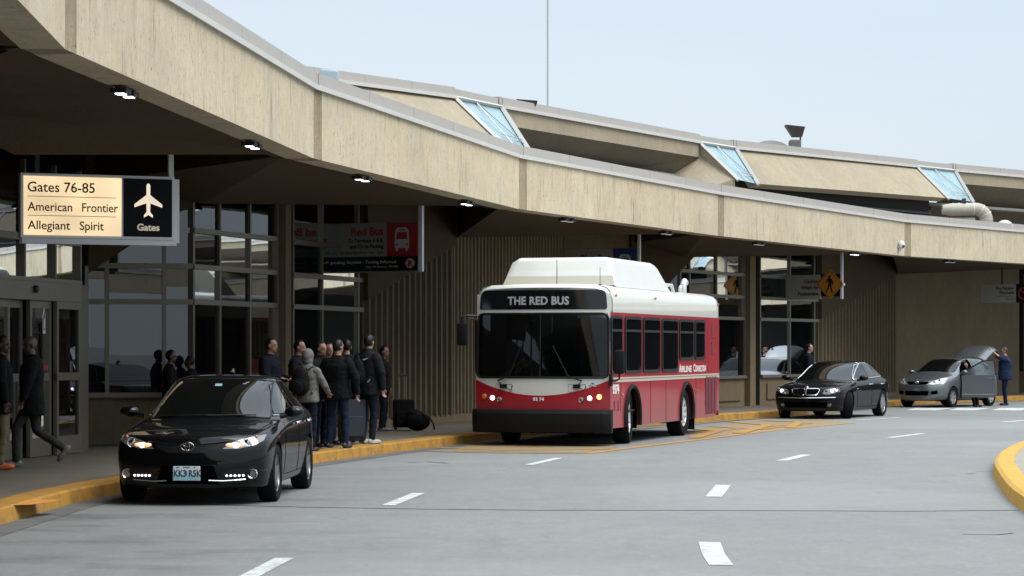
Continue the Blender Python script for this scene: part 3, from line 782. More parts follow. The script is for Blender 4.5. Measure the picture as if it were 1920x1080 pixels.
class Shell:
    """a closed car body grown from a coarse cage, with helpers that lay parts on its surface"""
    def __init__(s, stations, front, rear, arches, ar, creases=()):
        bm = bmesh.new(); NR = 9; NS = len(stations)
        def mk(side):
            g = {}
            for i, st in enumerate(stations):
                for r in range(NR):
                    x, y, z = st[r]; g[('S', i, r)] = (x, y * side, z)
            for tagc, fc, i in (('F', front, 0), ('B', rear, NS - 1)):
                for r in range(5):
                    for c in (6, 7, 8):
                        g[(tagc, r, c)] = (fc[r][c - 6], stations[i][c][1] * side, stations[i][r][2] if r else stations[i][1][2])
            return g
        cache = {}
        def V(p):
            k = (round(p[0], 4), round(p[1], 4), round(p[2], 4))
            if k not in cache: cache[k] = bm.verts.new(p)
            return cache[k]
        for side in (1, -1):
            g = mk(side)
            def face(*ks):
                vs = []
                for k in ks:
                    v = V(g[k])
                    if v not in vs: vs.append(v)
                if len(vs) < 3: return
                if side < 0: vs.reverse()
                try: bm.faces.new(vs)
                except ValueError: pass
            for i in range(NS - 1):
                for r in range(NR - 1): face(('S', i, r), ('S', i, r + 1), ('S', i + 1, r + 1), ('S', i + 1, r))
            for tagc, i, fl in (('F', 0, 0), ('B', NS - 1, 1)):
                def key(r, c):
                    if c == 5: return ('S', i, r)
                    if r == 5: return ('S', i, c)
                    return (tagc, r, c)
                for r in range(5):
                    for c in (5, 6, 7):
                        q = [key(r, c), key(r, c + 1), key(r + 1, c + 1), key(r + 1, c)]
                        face(*(q[::-1] if fl else q))
        cl = bm.edges.layers.float.get('crease_edge') or bm.edges.layers.float.new('crease_edge')
        for r, i0, i1, val in creases:      # character lines that stay crisp
            for side in (1, -1):
                g = mk(side)
                for i in range(i0, i1):
                    e = bm.edges.get((V(g[('S', i, r)]), V(g[('S', i + 1, r)])))
                    if e: e[cl] = val
        for side in (1, -1):
            g = mk(side)
            for c in (5, 6, 7):
                e = bm.edges.get((V(g[('S', 0, c)]), V(g[('S', 0, c + 1)])))
                if e: e[cl] = .45
        # floor
        for i in range(NS - 1):
            a, b = stations[i][0], stations[i + 1][0]
            try: bm.faces.new([V((a[0], a[1], a[2])), V((b[0], b[1], b[2])), V((b[0], -b[1], b[2])), V((a[0], -a[1], a[2]))])
            except ValueError: pass
        bmesh.ops.recalc_face_normals(bm, faces=bm.faces)
        me = bpy.data.meshes.new('cage'); bm.to_mesh(me); bm.free()
        o = bpy.data.objects.new('cage', me); COL.objects.link(o)
        md = o.modifiers.new('s', 'SUBSURF'); md.levels = 3; md.render_levels = 3
        dg = bpy.context.evaluated_depsgraph_get(); dg.update()
        em = o.evaluated_get(dg).to_mesh()
        bm = bmesh.new(); bm.from_mesh(em); o.evaluated_get(dg).to_mesh_clear(); bpy.data.objects.remove(o); bpy.data.meshes.remove(me)
        s.bvh = BVHTree.FromBMesh(bm)
        for ax in arches:       # open the wheel arches to a clean circle
            c = Vector((ax, ar[1]))
            near = [f for f in bm.faces if abs(f.calc_center_median().y) > .45 and (Vector((f.calc_center_median().x, f.calc_center_median().z)) - c).length < ar[0] + .12]
            bmesh.ops.subdivide_edges(bm, edges=list({e for f in near for e in f.edges}), cuts=1, use_grid_fill=True)
            dele = [f for f in bm.faces if abs(f.calc_center_median().y) > .45 and (Vector((f.calc_center_median().x, f.calc_center_median().z)) - c).length < ar[0]]
            bmesh.ops.delete(bm, geom=dele, context='FACES')
            for e in [e for e in bm.edges if len(e.link_faces) == 1]:
                for v in e.verts:
                    d = Vector((v.co.x, v.co.z)) - c
                    if abs(v.co.y) > .45 and abs(d.length - ar[0]) < .07 and d.length > 1e-4:
                        d = d.normalized() * ar[0]; v.co.x = c.x + d.x; v.co.z = c.y + d.y
        s.bm = bm
    def body(s, m, parent, name='body'):
        # turn the arch edges in so the panels have thickness
        es = [e for e in s.bm.edges if len(e.link_faces) == 1]
        r = bmesh.ops.extrude_edge_only(s.bm, edges=es)
        for v in [g for g in r['geom'] if isinstance(g, bmesh.types.BMVert)]: v.co.y *= .93
        bmesh.ops.recalc_face_normals(s.bm, faces=s.bm.faces)
        me = bpy.data.meshes.new(name); s.bm.to_mesh(me); s.bm.free(); me.materials.append(m)
        me.polygons.foreach_set('use_smooth', [True] * len(me.polygons))
        try: me.set_sharp_from_angle(angle=R(50))
        except Exception: pass
        o = bpy.data.objects.new(name, me); COL.objects.link(o); o.parent = parent; return o
    def hit(s, view, a, b, off=0.0):
        if view == 'front': o, d = Vector((6, a, b)), Vector((-1, 0, 0))
        elif view == 'rear': o, d = Vector((-9, a, b)), Vector((1, 0, 0))
        elif view == 'left': o, d = Vector((a, 4, b)), Vector((0, -1, 0))
        elif view == 'right': o, d = Vector((a, -4, b)), Vector((0, 1, 0))
        else: o, d = Vector((a, b, 4)), Vector((0, 0, -1))
        h = s.bvh.ray_cast(o, d)
        if h[0] is None:
            p = o + d * ((6.8 if view == 'front' else 4.6) if view in ('front',) else 3.2 if view in ('left', 'right') else 4)
            h = s.bvh.find_nearest(p); return h[0] + h[1] * off
        n = h[1] if h[1].dot(d) < 0 else -h[1]
        return h[0] + n * off
    def patch(s, name, view, pts, m, parent, off=.005, cell=.06, label=None, skirt=.012):
        bm = bmesh.new(); vs = [bm.verts.new((p[0], p[1], 0)) for p in pts]; bm.faces.new(vs)
        x0, x1 = min(p[0] for p in pts), max(p[0] for p in pts); y0, y1 = min(p[1] for p in pts), max(p[1] for p in pts)
        for lo, hi, nv, k in ((x0, x1, (1, 0, 0), 0), (y0, y1, (0, 1, 0), 1)):
            c = lo + cell
            while c < hi - 1e-3:
                co = [0, 0, 0]; co[k] = c
                bmesh.ops.bisect_plane(bm, geom=bm.verts[:] + bm.edges[:] + bm.faces[:], plane_co=co, plane_no=nv); c += cell
        bmesh.ops.triangulate(bm, faces=bm.faces)
        if skirt:
            es = [e for e in bm.edges if len(e.link_faces) == 1]
            r = bmesh.ops.extrude_edge_only(bm, edges=es); sk = {g for g in r['geom'] if isinstance(g, bmesh.types.BMVert)}
        else: sk = set()
        for v in bm.verts: v.co = s.hit(view, v.co.x, v.co.y, off - (skirt if v in sk else 0))
        bmesh.ops.recalc_face_normals(bm, faces=bm.faces)
        me = bpy.data.meshes.new(name); bm.to_mesh(me); bm.free(); me.materials.append(m)
        me.polygons.foreach_set('use_smooth', [True] * len(me.polygons))
        try: me.set_sharp_from_angle(angle=R(45))
        except Exception: pass
        o = bpy.data.objects.new(name, me); COL.objects.link(o); o.parent = parent
        if label: o['label'] = label
        return o
    def line(s, mb, view, pts, r, off=.0, closed=False, step=.05, mi=0):
        q = []
        P2 = [Vector(p) for p in pts] + ([Vector(pts[0])] if closed else [])
        for a, b in zip(P2, P2[1:]):
            k = max(1, int((b - a).length / step)); q += [a.lerp(b, j / k) for j in range(k)]
        if not closed: q.append(P2[-1])
        mb.tube([s.hit(view, p.x, p.y, off) for p in q], r, 6, closed=closed, mi=mi)

def mir(pts): return [(-p[0], p[1]) for p in pts][::-1]

def wheel(parent, x, y, r, w_, rim_m, steer=0.0, spokes=5, rr=.68, style='star', hub_m=None):
    e = bpy.data.objects.new('wheel', None); COL.objects.link(e); e.parent = parent; e.empty_display_size = .2
    e.location = (x, y, r); e.rotation_euler = (0, 0, steer)
    s = 1 if y > 0 else -1; h = w_ / 2
    m = MB(); ri = r * rr
    m.lathe([(ri, -h * .9), (r * .93, -h), (r * .985, -h * .82), (r, -h * .4), (r, h * .4), (r * .985, h * .82), (r * .93, h), (ri, h * .9), (ri * .97, h * .5), (ri * .97, -h * .9), (ri, -h * .9)], (0, 0, 0), (0, 1, 0), 40)
    m.build('tyre', RUBBER, e, smooth=True)
    m = MB(); d0 = h * .80 * s
    m.lathe([(ri * 1.0, d0), (ri * .94, d0 * 1.02), (ri * .90, d0 * .8), (ri * .88, -d0 * .2)], (0, 0, 0), (0, 1, 0), 36)
    m.lathe([(.0001, d0 * .82), (r * .10, d0 * .80), (r * .16, d0 * .72), (r * .17, d0 * .4)], (0, 0, 0), (0, 1, 0), 20)
    for k in range(spokes):
        a = 2 * math.pi * k / spokes + .3
        w0, w1 = (.16, .10) if style == 'star' else (.075, .05)
        ca, sa = math.cos(a), math.sin(a)
        def pt(rad, lat, dep): return Vector((ca * rad - sa * lat, dep, sa * rad + ca * lat))
        vs = [pt(r * .1, -w0 * r, d0 * .78), pt(r * .1, w0 * r, d0 * .78), pt(ri * .93, w1 * r, d0 * .98), pt(ri * .93, -w1 * r, d0 * .98),
              pt(r * .1, -w0 * r, d0 * .4), pt(r * .1, w0 * r, d0 * .4), pt(ri * .93, w1 * r, d0 * .6), pt(ri * .93, -w1 * r, d0 * .6)]
        m.add(vs, [(0, 1, 2, 3), (7, 6, 5, 4), (0, 4, 5, 1), (1, 5, 6, 2), (2, 6, 7, 3), (3, 7, 4, 0)])
    m.build('rim', rim_m, e, smooth=True)
    m = MB(); m.lathe([(.0001, -d0 * .25), (ri * .9, -d0 * .25)], (0, 0, 0), (0, 1, 0), 24)
    m.lathe([(.0001, d0 * .1), (ri * .62, d0 * .1), (ri * .62, -d0 * .1)], (0, 0, 0), (0, 1, 0), 24); m.build('brake_disc', VOID if style != 'x' else TRIM, e)
    return e
def liner(parent, xs, r, y0, y1, zc):
    for x in xs:
        for s in (1, -1):
            m = MB(); n = 18; A = [math.pi * (-.12 + 1.24 * j / n) for j in range(n + 1)]
            vs = [(x + math.cos(a) * r, s * yy, zc + math.sin(a) * r) for yy in (y0, y1) for a in A]
            m.add(vs, [(j, j + 1, n + 2 + j, n + 1 + j) for j in range(n)]); m.poly([(x + math.cos(a) * r, s * y0, zc + math.sin(a) * r) for a in A])
            m.build('wheel_arch_liner', VOID, parent)

def sedan_stations(zs=1.0, ys=1.0, fx=1.0, mx_=1.0, rx=1.0, wb=2.775):
    """cage of a four-door saloon; x=0 at the front axle"""
    T = [
     [(.64, .42, .19), (.70, .80, .20), (.75, .835, .33), (.77, .86, .55), (.73, .845, .69), (.66, .79, .785), (.80, .50, .785), (.87, .26, .785), (.885, 0, .785)],
     [(.42, .42, .19), (.42, .85, .20), (.42, .885, .36), (.42, .905, .58), (.42, .885, .745), (.40, .80, .84), (.42, .54, .865), (.42, .27, .875), (.42, 0, .878)],
     [(0, .42, .19), (0, .86, .20), (0, .90, .36), (0, .915, .60), (0, .905, .79), (0, .83, .875), (0, .56, .893), (0, .28, .90), (0, 0, .902)],
     [(-.38, .42, .19), (-.38, .86, .20), (-.38, .895, .36), (-.38, .912, .62), (-.38, .905, .83), (-.38, .835, .905), (-.36, .57, .92), (-.34, .29, .928), (-.33, 0, .93)],
     [(-.66, .42, .19), (-.66, .86, .20), (-.66, .89, .36), (-.66, .91, .63), (-.66, .905, .86), (-.70, .83, .93), (-.56, .66, .945), (-.50, .33, .955), (-.48, 0, .96)],
     [(-1.1, .42, .19), (-1.1, .86, .20), (-1.1, .89, .36), (-1.1, .91, .63), (-1.1, .90, .88), (-1.1, .825, .965), (-1.08, .70, 1.20), (-1.0, .42, 1.255), (-.98, 0, 1.27)],
     [(-1.5, .42, .19), (-1.5, .86, .20), (-1.5, .89, .36), (-1.5, .91, .63), (-1.5, .90, .89), (-1.5, .82, .975), (-1.56, .615, 1.395), (-1.48, .48, 1.435), (-1.44, 0, 1.45)],
     [(-2.0, .42, .19), (-2.0, .86, .20), (-2.0, .89, .36), (-2.0, .91, .63), (-2.0, .90, .90), (-2.0, .82, .985), (-2.0, .60, 1.435), (-2.0, .48, 1.472), (-2.0, 0, 1.485)],
     [(-2.6, .42, .19), (-2.6, .86, .20), (-2.6, .89, .36), (-2.6, .91, .64), (-2.6, .90, .92), (-2.6, .815, 1.0), (-2.66, .59, 1.385), (-2.66, .46, 1.425), (-2.68, 0, 1.44)],
     [(-3.0, .42, .19), (-3.0, .86, .20), (-3.0, .90, .37), (-3.0, .91, .65), (-3.0, .89, .93), (-3.0, .80, 1.02), (-3.08, .64, 1.19), (-3.12, .42, 1.235), (-3.16, 0, 1.245)],
     [(-3.4, .42, .20), (-3.4, .83, .22), (-3.4, .875, .40), (-3.4, .885, .66), (-3.4, .865, .93), (-3.4, .78, 1.025), (-3.44, .58, 1.06), (-3.46, .30, 1.075), (-3.48, 0, 1.08)],
     [(-3.66, .42, .24), (-3.66, .74, .26), (-3.68, .79, .42), (-3.70, .80, .66), (-3.70, .78, .90), (-3.72, .70, 1.01), (-3.78, .50, 1.035), (-3.80, .26, 1.045), (-3.80, 0, 1.05)]]
    F = [(.82, .88, .90), (.84, .90, .92), (.885, .945, .96), (.885, .945, .96), (.85, .915, .93)]
    B = [(-3.72, -3.76, -3.77), (-3.74, -3.78, -3.79), (-3.80, -3.84, -3.85), (-3.82, -3.86, -3.87), (-3.81, -3.85, -3.86)]
    def fxx(x): return x * fx if x >= 0 else (x * wb / 2.775 if x > -2.775 else -wb + (x + 2.775) * rx)
    T = [[(fxx(x), y * ys, z * zs) for x, y, z in st] for st in T]
    return T, [tuple(fxx(x) for x in r) for r in F], [tuple(fxx(x) for x in r) for r in B], fxx

def plate_text(mb, s, size, T, **k): add_text(mb, s, size, T, **k)
TF = lambda x, y, z: Matrix.Translation((x, y, z)) @ Matrix(((0, 0, 1, 0), (1, 0, 0, 0), (0, 1, 0, 0), (0, 0, 0, 1)))       # reads from the front
TL = lambda x, y, z: Matrix.Translation((x, y, z)) @ Matrix(((-1, 0, 0, 0), (0, 0, 1, 0), (0, 1, 0, 0), (0, 0, 0, 1)))      # reads from the left side

def mirrors(parent, x, y, z, m, size=(.11, .115, .075), name='wing_mirror'):
    for s in (1, -1):
        b = MB(); b.ell((x, s * (y + size[1]), z), size, 16)
        b.tube([(x + .02, s * (y - .05), z - size[2] * .8), (x + .01, s * (y + size[1] * .5), z - size[2] * .5)], [.035, .03], 8)
        o = b.build(name, m, parent, smooth=True)
        g = MB(); g.ell((x - size[0] * .75, s * (y + size[1]), z), (.012, size[1] * .82, size[2] * .8), 12); g.build('mirror_glass', CHROME, o, smooth=True)

def disc(mb, c, r, d=(1, 0, 0), t=.02, n=20, mi=0):
    mb.lathe([(.0001, t), (r * .9, t), (r, t * .6), (r, -t)], c, d, n, mi)

# ---- the near black saloon
CREASES = ((5, 0, 4, .55), (4, 0, 11, .30), (6, 6, 8, .5), (7, 5, 9, .25), (1, 0, 11, .6), (5, 4, 10, .45))
def make_near_sedan():
    rt = thing('sedan_car', 'black saloon car with lit headlights and daytime lamps, stopped nearest by the yellow kerb', 'car')
    T, F, B, fx = sedan_stations()
    s = Shell(T, F, B, (0, -2.775), (.375, .335), CREASES)
    lb = MB()
    # panel gaps
    for sd in ('left', 'right'):
        for pl in (((-.62, .30), (-.60, .60), (-.66, .93)), ((-1.78, .28), (-1.80, .95)), ((-2.86, .95), (-2.72, .62), (-2.5, .42)), ((-.62, .29), (-2.46, .29))): s.line(lb, sd, pl, .004)
    s.line(lb, 'top', ((.66, .70), (.3, .74), (-.2, .76), (-.62, .76)), .004); s.line(lb, 'top', ((.66, -.70), (.3, -.74), (-.2, -.76), (-.62, -.76)), .004)
    body = s.body(BLACKP, rt)
    lb.build_each('panel_seam', VOID, body)
    ws = round_poly([(-.72, .955), (-.35, .985), (0, .995), (.35, .985), (.72, .955), (.60, 1.385), (.3, 1.41), (0, 1.415), (-.3, 1.41), (-.60, 1.385)], .025)
    w_ = s.patch('windscreen', 'front', ws, AUTOGLASS, rt, .004)
    tr = MB(); s.line(tr, 'front', ws, .009, .004, True); tr.build('windscreen_seal', TRIM, w_)
    m = MB()
    for a, b in (((-.58, .965), (.05, .985)), ((-.02, .975), (.55, .985))): s.line(m, 'front', (a, b), .009, .018)
    m.build_each('wiper', TRIM, rt)
    m = MB(); p = s.hit('front', 0, 1.34, .008); m.box(p, (.004, .085, .05), M=Matrix.Rotation(R(-58), 4, 'Y')); m.build('toll_tag', mat('tag_cyan', (.22, .36, .38), .4), rt)
    rw = round_poly([(-.58, 1.10), (.58, 1.10), (.50, 1.36), (-.50, 1.36)], .05); s.patch('rear_window', 'rear', rw, AUTOGLASS, rt)
    for sd in ('left', 'right'):
        for nm, q in (('side_window', [(-.80, 1.0), (-1.02, 1.14), (-1.42, 1.335), (-1.74, 1.385), (-1.76, 1.01)]), ('side_window', [(-1.84, 1.01), (-1.82, 1.39), (-2.2, 1.385), (-2.5, 1.34), (-2.78, 1.19), (-2.80, 1.035)]), ('quarter_window', [(-2.86, 1.04), (-2.85, 1.16), (-3.05, 1.06)])):
            g = round_poly(q, .03); o = s.patch(nm, sd, g, AUTOGLASS, rt, .004)
            tr = MB(); s.line(tr, sd, g, .007, .003, True); tr.build('window_seal', TRIM, o)
        m = MB(); s.line(m, sd, ((-.74, .985), (-1.8, .995), (-2.9, 1.03)), .008, .006); m.build('belt_moulding', CHROME, rt)
        for hx in (-1.62, -2.6):
            m = MB(); a, b = s.hit(sd, hx, .875, .03), s.hit(sd, hx - .2, .885, .03); m.tube([a - Vector((-.02, 0, 0)) + (s.hit(sd, hx, .875) - a) * .8, a, b, b + (s.hit(sd, hx - .2, .885) - b) * .8], .014, 8); m.build('door_handle', CHROME, rt, smooth=True)
    for k in (1, -1):
        f = (lambda q: q) if k == 1 else mir
        hl = round_poly(f([(.385, .645), (.50, .72), (.62, .76), (.78, .79), (.83, .80), (.825, .735), (.74, .685), (.56, .645)]), .015)
        o = s.patch('headlight', 'front', hl, HLAMP, rt, .006)
        m = MB(); p = s.hit('front', k * .53, .685, .006); m.ell(p, (.03, .045, .032), 14); m.build('lit_bulb', WARM, o, smooth=True)
        m = MB(); p = s.hit('front', k * .47, .685, .002); m.ell(p, (.02, .055, .028), 12); p = s.hit('front', k * .585, .69, .002); m.ell(p, (.018, .05, .025), 12); m.build('lit_reflector', HALO, o, smooth=True)
        m = MB(); p = s.hit('front', k * .66, .715, .004); m.lathe([(.05, .012), (.058, .016), (.052, 0)], p, (1, 0, 0), 20); m.lathe([(.0001, .02), (.036, .012), (.04, 0)], p, (1, 0, 0), 18); m.build('projector_lens', CHROME, o, smooth=True)
        m = MB(); p = s.hit('front', k * .745, .775, .006); m.ell(p, (.02, .016, .022), 10); m.build('side_reflector', AMBER, o, smooth=True)
        m = MB()
        for j in range(5): p = s.hit('front', k * (.44 + .045 * j), .345, .012); m.ell(p, (.012, .014, .012), 8)
        m.build('daytime_lamp', COOL, rt, smooth=True, label='row of five lit white daytime lamps')
        pk = round_poly(f([(.40, .40), (.66, .43), (.76, .46), (.775, .30), (.66, .27), (.38, .30)]), .03); s.patch('fog_lamp_pocket', 'front', pk, TRIM, rt, .003)
        m = MB(); s.line(m, 'front', f([(.24, .292), (.40, .285), (.64, .30)]), .008, .01); m.build('bumper_trim', CHROME, rt)
        m = MB(); p = s.hit('front', k * .715, .365, .01); m.lathe([(.046, .012), (.054, .018), (.06, .0)], p, (1, 0, k * -.0), 20); o2 = m.build('fog_lamp', CHROME, rt, smooth=True)
        m = MB(); disc(m, p, .045, t=.006); m.build('fog_lens', HLAMP, o2)
        m = MB(); s.line(m, 'front', f([(.10, .70), (.30, .715), (.46, .735)]), .016, .004); m.build('grille_bar', BLACKP, rt)
    gr = round_poly([(-.38, .70), (-.16, .71), (.16, .71), (.38, .70), (.36, .66), (.22, .60), (-.22, .60), (-.36, .66)], .02); g = s.patch('grille', 'front', gr, TRIM, rt, .004)
    lg = round_poly([(-.30, .46), (.30, .46), (.36, .25), (-.36, .25)], .03); s.patch('lower_grille', 'front', lg, VOID, rt, .004)
    # emblem: three rings
    p = s.hit('front', 0, .668, .016); m = MB()
    for cy, cz, ry, rz in ((0, 0, .074, .048), (0, .002, .024, .045), (0, .022, .048, .021)):
        m.tube([p + Vector((0, cy + ry * math.cos(a), cz + rz * math.sin(a))) for a in [2 * math.pi * j / 24 for j in range(24)]], .0065, 6, closed=True)
    m.build('emblem', CHROME, rt, smooth=True)
    p = s.hit('front', 0, .375, .03); m = MB(); px_ = max(p.x, .985)
    m.box((px_, 0, .372), (.012, .312, .165)); o = m.build('number_plate', mat('plate_white', (.55, .62, .66), .4), rt, bevel=.008)
    m = MB(); m.box((px_ + .0065, 0, .325), (.001, .30, .06)); m.build('plate_tint', mat('plate_blue_tint', (.28, .46, .55), .4), o)
    m = MB(); plate_text(m, 'KK3', .105, TF(px_ + .008, -.148, .338), sx=.78, bold=.002); plate_text(m, 'R5K', .105, TF(px_ + .008, .022, .338), sx=.78, bold=.002); m.build('plate_lettering', mat('plate_ink', (.02, .03, .06), .5), o)
    m = MB(); m.box((px_ + .008, -.003, .372), (.002, .024, .04)); m.box((px_ + .008, -.003, .395), (.002, .018, .014)); m.build('plate_map', mat('plate_teal', (.02, .20, .20), .5), o)
    m = MB()
    m.box((px_ + .008, -.10, .442), (.003, .035, .008)); m.box((px_ + .008, .09, .442), (.003, .018, .008)); m.box((px_ + .008, 0, .443), (.002, .08, .008)); m.build('plate_bolt', TRIM, o)
    mirrors(rt, -.70, .875, 1.035, BLACKP, (.10, .12, .07))
    liner(rt, (0, -2.775), .385, .52, .80, .335)
    for x in (0, -2.775):
        for y in (.80, -.80): wheel(rt, x, y, .335, .215, RIMD, spokes=5)
    m = MB(); m.box((-1.4, 0, .26), (3.9, 1.2, .14)); m.build('underbody', VOID, rt)
    m = MB(); m.tube([(-2.2, 0, 1.475), (-2.3, 0, 1.53), (-2.36, 0, 1.50)], [.03, .012, .02], 8); m.build('roof_aerial', BLACKP, rt)
    for k in (1, -1): s.patch('tail_light', 'rear', round_poly([(k * .45, .80), (k * .74, .82), (k * .74, .96), (k * .45, .94)][::k], .03), TAIL, rt)
    return rt
car = make_near_sedan()
def place_car(o, wx, wd, px2, yw, wb):
    """wx,wd: where the left front wheel meets the road; yaw so that the left rear wheel lines up with photo column px2"""
    best = None
    for i in range(-200, 900):
        th = R(i / 10); h = Vector((-math.sin(th), -math.cos(th))); rear = Vector((wx, wd)) - h * wb
        e = abs(960 + FPX * rear.x / rear.y - px2)
        if best is None or e < best[0]: best = (e, th)
    th = best[1]; h = Vector((-math.sin(th), -math.cos(th))); left = Vector((-h.y, h.x))
    p = Vector((wx, wd)) - left * yw
    o.location = (p.x, p.y, 0.0); o.rotation_euler = (0, 0, math.atan2(h.y, h.x)); return th
place_car(car, *G(518, 940)[:2], 577, .88, 2.775)

# ---- the black luxury saloon leaving the kerb
def make_far_sedan():
    rt = thing('sedan_car', 'black saloon car with twin chrome grilles and turned front wheels, pulling out behind the bus', 'car')
    T, F, B, fx = sedan_stations(1.005, 1.035, .93, 1, 1.08, 2.99)
    s = Shell(T, F, B, (0, -2.99), (.39, .345), CREASES); X = lambda x: fx(x)
    lb = MB()
    for sd in ('left', 'right'):
        for pl in (((-.66, .30), (-.66, .93)), ((-1.95, .28), (-1.97, .95)), ((-3.05, .95), (-2.95, .62), (-2.7, .42)), ((-.6, .29), (-2.66, .29))): s.line(lb, sd, pl, .005)
    body = s.body(BLACKP2, rt); lb.build_each('panel_seam', VOID, body)
    ws = round_poly([(-.73, .965), (-.35, .995), (0, 1.0), (.35, .995), (.73, .965), (.59, 1.38), (.3, 1.41), (0, 1.415), (-.3, 1.41), (-.59, 1.38)], .05)
    s.patch('windscreen', 'front', ws, AUTOGLASS, rt, .004)
    s.patch('rear_window', 'rear', round_poly([(-.6, 1.10), (.6, 1.10), (.52, 1.36), (-.52, 1.36)], .05), AUTOGLASS, rt)
    for sd in ('left', 'right'):
        for nm, q in (('side_window', [(-.86, 1.01), (-1.10, 1.15), (-1.52, 1.335), (-1.86, 1.39), (-1.9, 1.02)]), ('side_window', [(-1.97, 1.02), (-1.94, 1.395), (-2.4, 1.39), (-2.62, 1.355), (-2.72, 1.04)]), ('quarter_window', [(-2.78, 1.045), (-2.70, 1.33), (-3.0, 1.20), (-3.12, 1.07)])):
            s.patch(nm, sd, round_poly(q, .03), AUTOGLASS, rt, .004)
        tr = MB(); s.line(tr, sd, round_poly([(-.82, .995), (-1.08, 1.16), (-1.5, 1.36), (-1.9, 1.415), (-2.4, 1.415), (-2.68, 1.36), (-3.02, 1.22), (-3.22, 1.055)], .04), .013, .006, True); tr.build('window_surround', CHROME, rt, smooth=True)
        m = MB(); s.line(m, sd, ((-.55, .76), (-.68, .762)), .012, .005); m.build('side_repeater', CHROME, rt)
        for hx in (-1.76, -2.82):
            m = MB(); a, b = s.hit(sd, hx, .86, .03), s.hit(sd, hx - .2, .87, .03); m.tube([s.hit(sd, hx + .02, .86), a, b, s.hit(sd, hx - .22, .87)], .015, 8); m.build('door_handle', CHROME, rt, smooth=True)
    m = MB()
    for k in (1, -1): s.line(m, 'front', [(k * .745, 1.0), (k * .62, 1.385), (k * .55, 1.42)], .012, .008)
    m.build('pillar_trim', CHROME, rt, smooth=True)
    for k in (1, -1):
        f = (lambda q: q) if k == 1 else mir
        hl = round_poly(f([(.44, .645), (.50, .755), (.64, .785), (.79, .78), (.80, .715), (.72, .655), (.56, .625)]), .03)
        o = s.patch('headlight', 'front', hl, HLAMP, rt, .006)
        p = s.hit('front', k * .665, .715, .008); m = MB(); m.ell(p, (.03, .045, .042), 14); m.build('lit_bulb', COOL, o, smooth=True)
        p = s.hit('front', k * .53, .70, .006); m = MB(); m.lathe([(.045, .01), (.055, .014), (.05, 0)], p, (1, 0, 0), 18); m.lathe([(.0001, .012), (.034, .008)], p, (1, 0, 0), 16); m.build('lamp_ring', CHROME, o, smooth=True)
        p = s.hit('front', k * .765, .77, .01); m = MB(); m.ell(p, (.02, .03, .02), 10); m.build('indicator', AMBER, o, smooth=True)
        kd = round_poly(f([(.025, .775), (.30, .775), (.375, .755), (.34, .665), (.28, .615), (.05, .61), (.025, .64)]), .035)
        g = s.patch('grille', 'front', kd, VOID, rt, .006)
        m = MB(); s.line(m, 'front', kd, .013, .01, True); m.build('grille_surround', CHROME, g, smooth=True)
        m = MB()
        for j in range(1, 9): y = .025 + .036 * j; s.line(m, 'front', [(k * y, .765), (k * y, .625)], .004, .008)
        m.build('grille_slats', TRIM, g)
        p = s.hit('front', k * .62, .36, .01); m = MB(); disc(m, p, .045); m.build('fog_lamp', HLAMP, rt)
    m = MB(); s.line(m, 'front', [(-.76, .555), (-.4, .545), (0, .54), (.4, .545), (.76, .555)], .011, .012); m.build('bumper_trim', CHROME, rt, smooth=True)
    s.patch('lower_grille', 'front', round_poly([(-.58, .44), (.58, .44), (.54, .29), (-.54, .29)], .03), VOID, rt, .004)
    p = s.hit('top', .735, 0, .004); m = MB(); disc(m, p, .042, (.7, 0, .7), .006); o = m.build('emblem', CHROME, rt, smooth=True)
    m = MB(); m.lathe([(.0001, .008), (.028, .008)], p, (.7, 0, .7), 4); m.build('emblem_quarters', mat('emblem_blue', (.05, .12, .3), .4), o)
    mirrors(rt, -.80, .93, 1.04, BLACKP2, (.10, .125, .075))
    liner(rt, (0, -2.99), .40, .55, .83, .345)
    for y in (.83, -.83):
        wheel(rt, 0, y, .35, .245, RIM, steer=R(26), spokes=14, rr=.72, style='x'); wheel(rt, -2.99, y, .35, .245, RIM, spokes=14, rr=.72, style='x')
    m = MB(); m.box((-1.5, 0, .27), (4.1, 1.2, .14)); m.build('underbody', VOID, rt)
    return rt
car2 = make_far_sedan()
place_car(car2, *G(1592, 785)[:2], 1653, .90, 2.99)

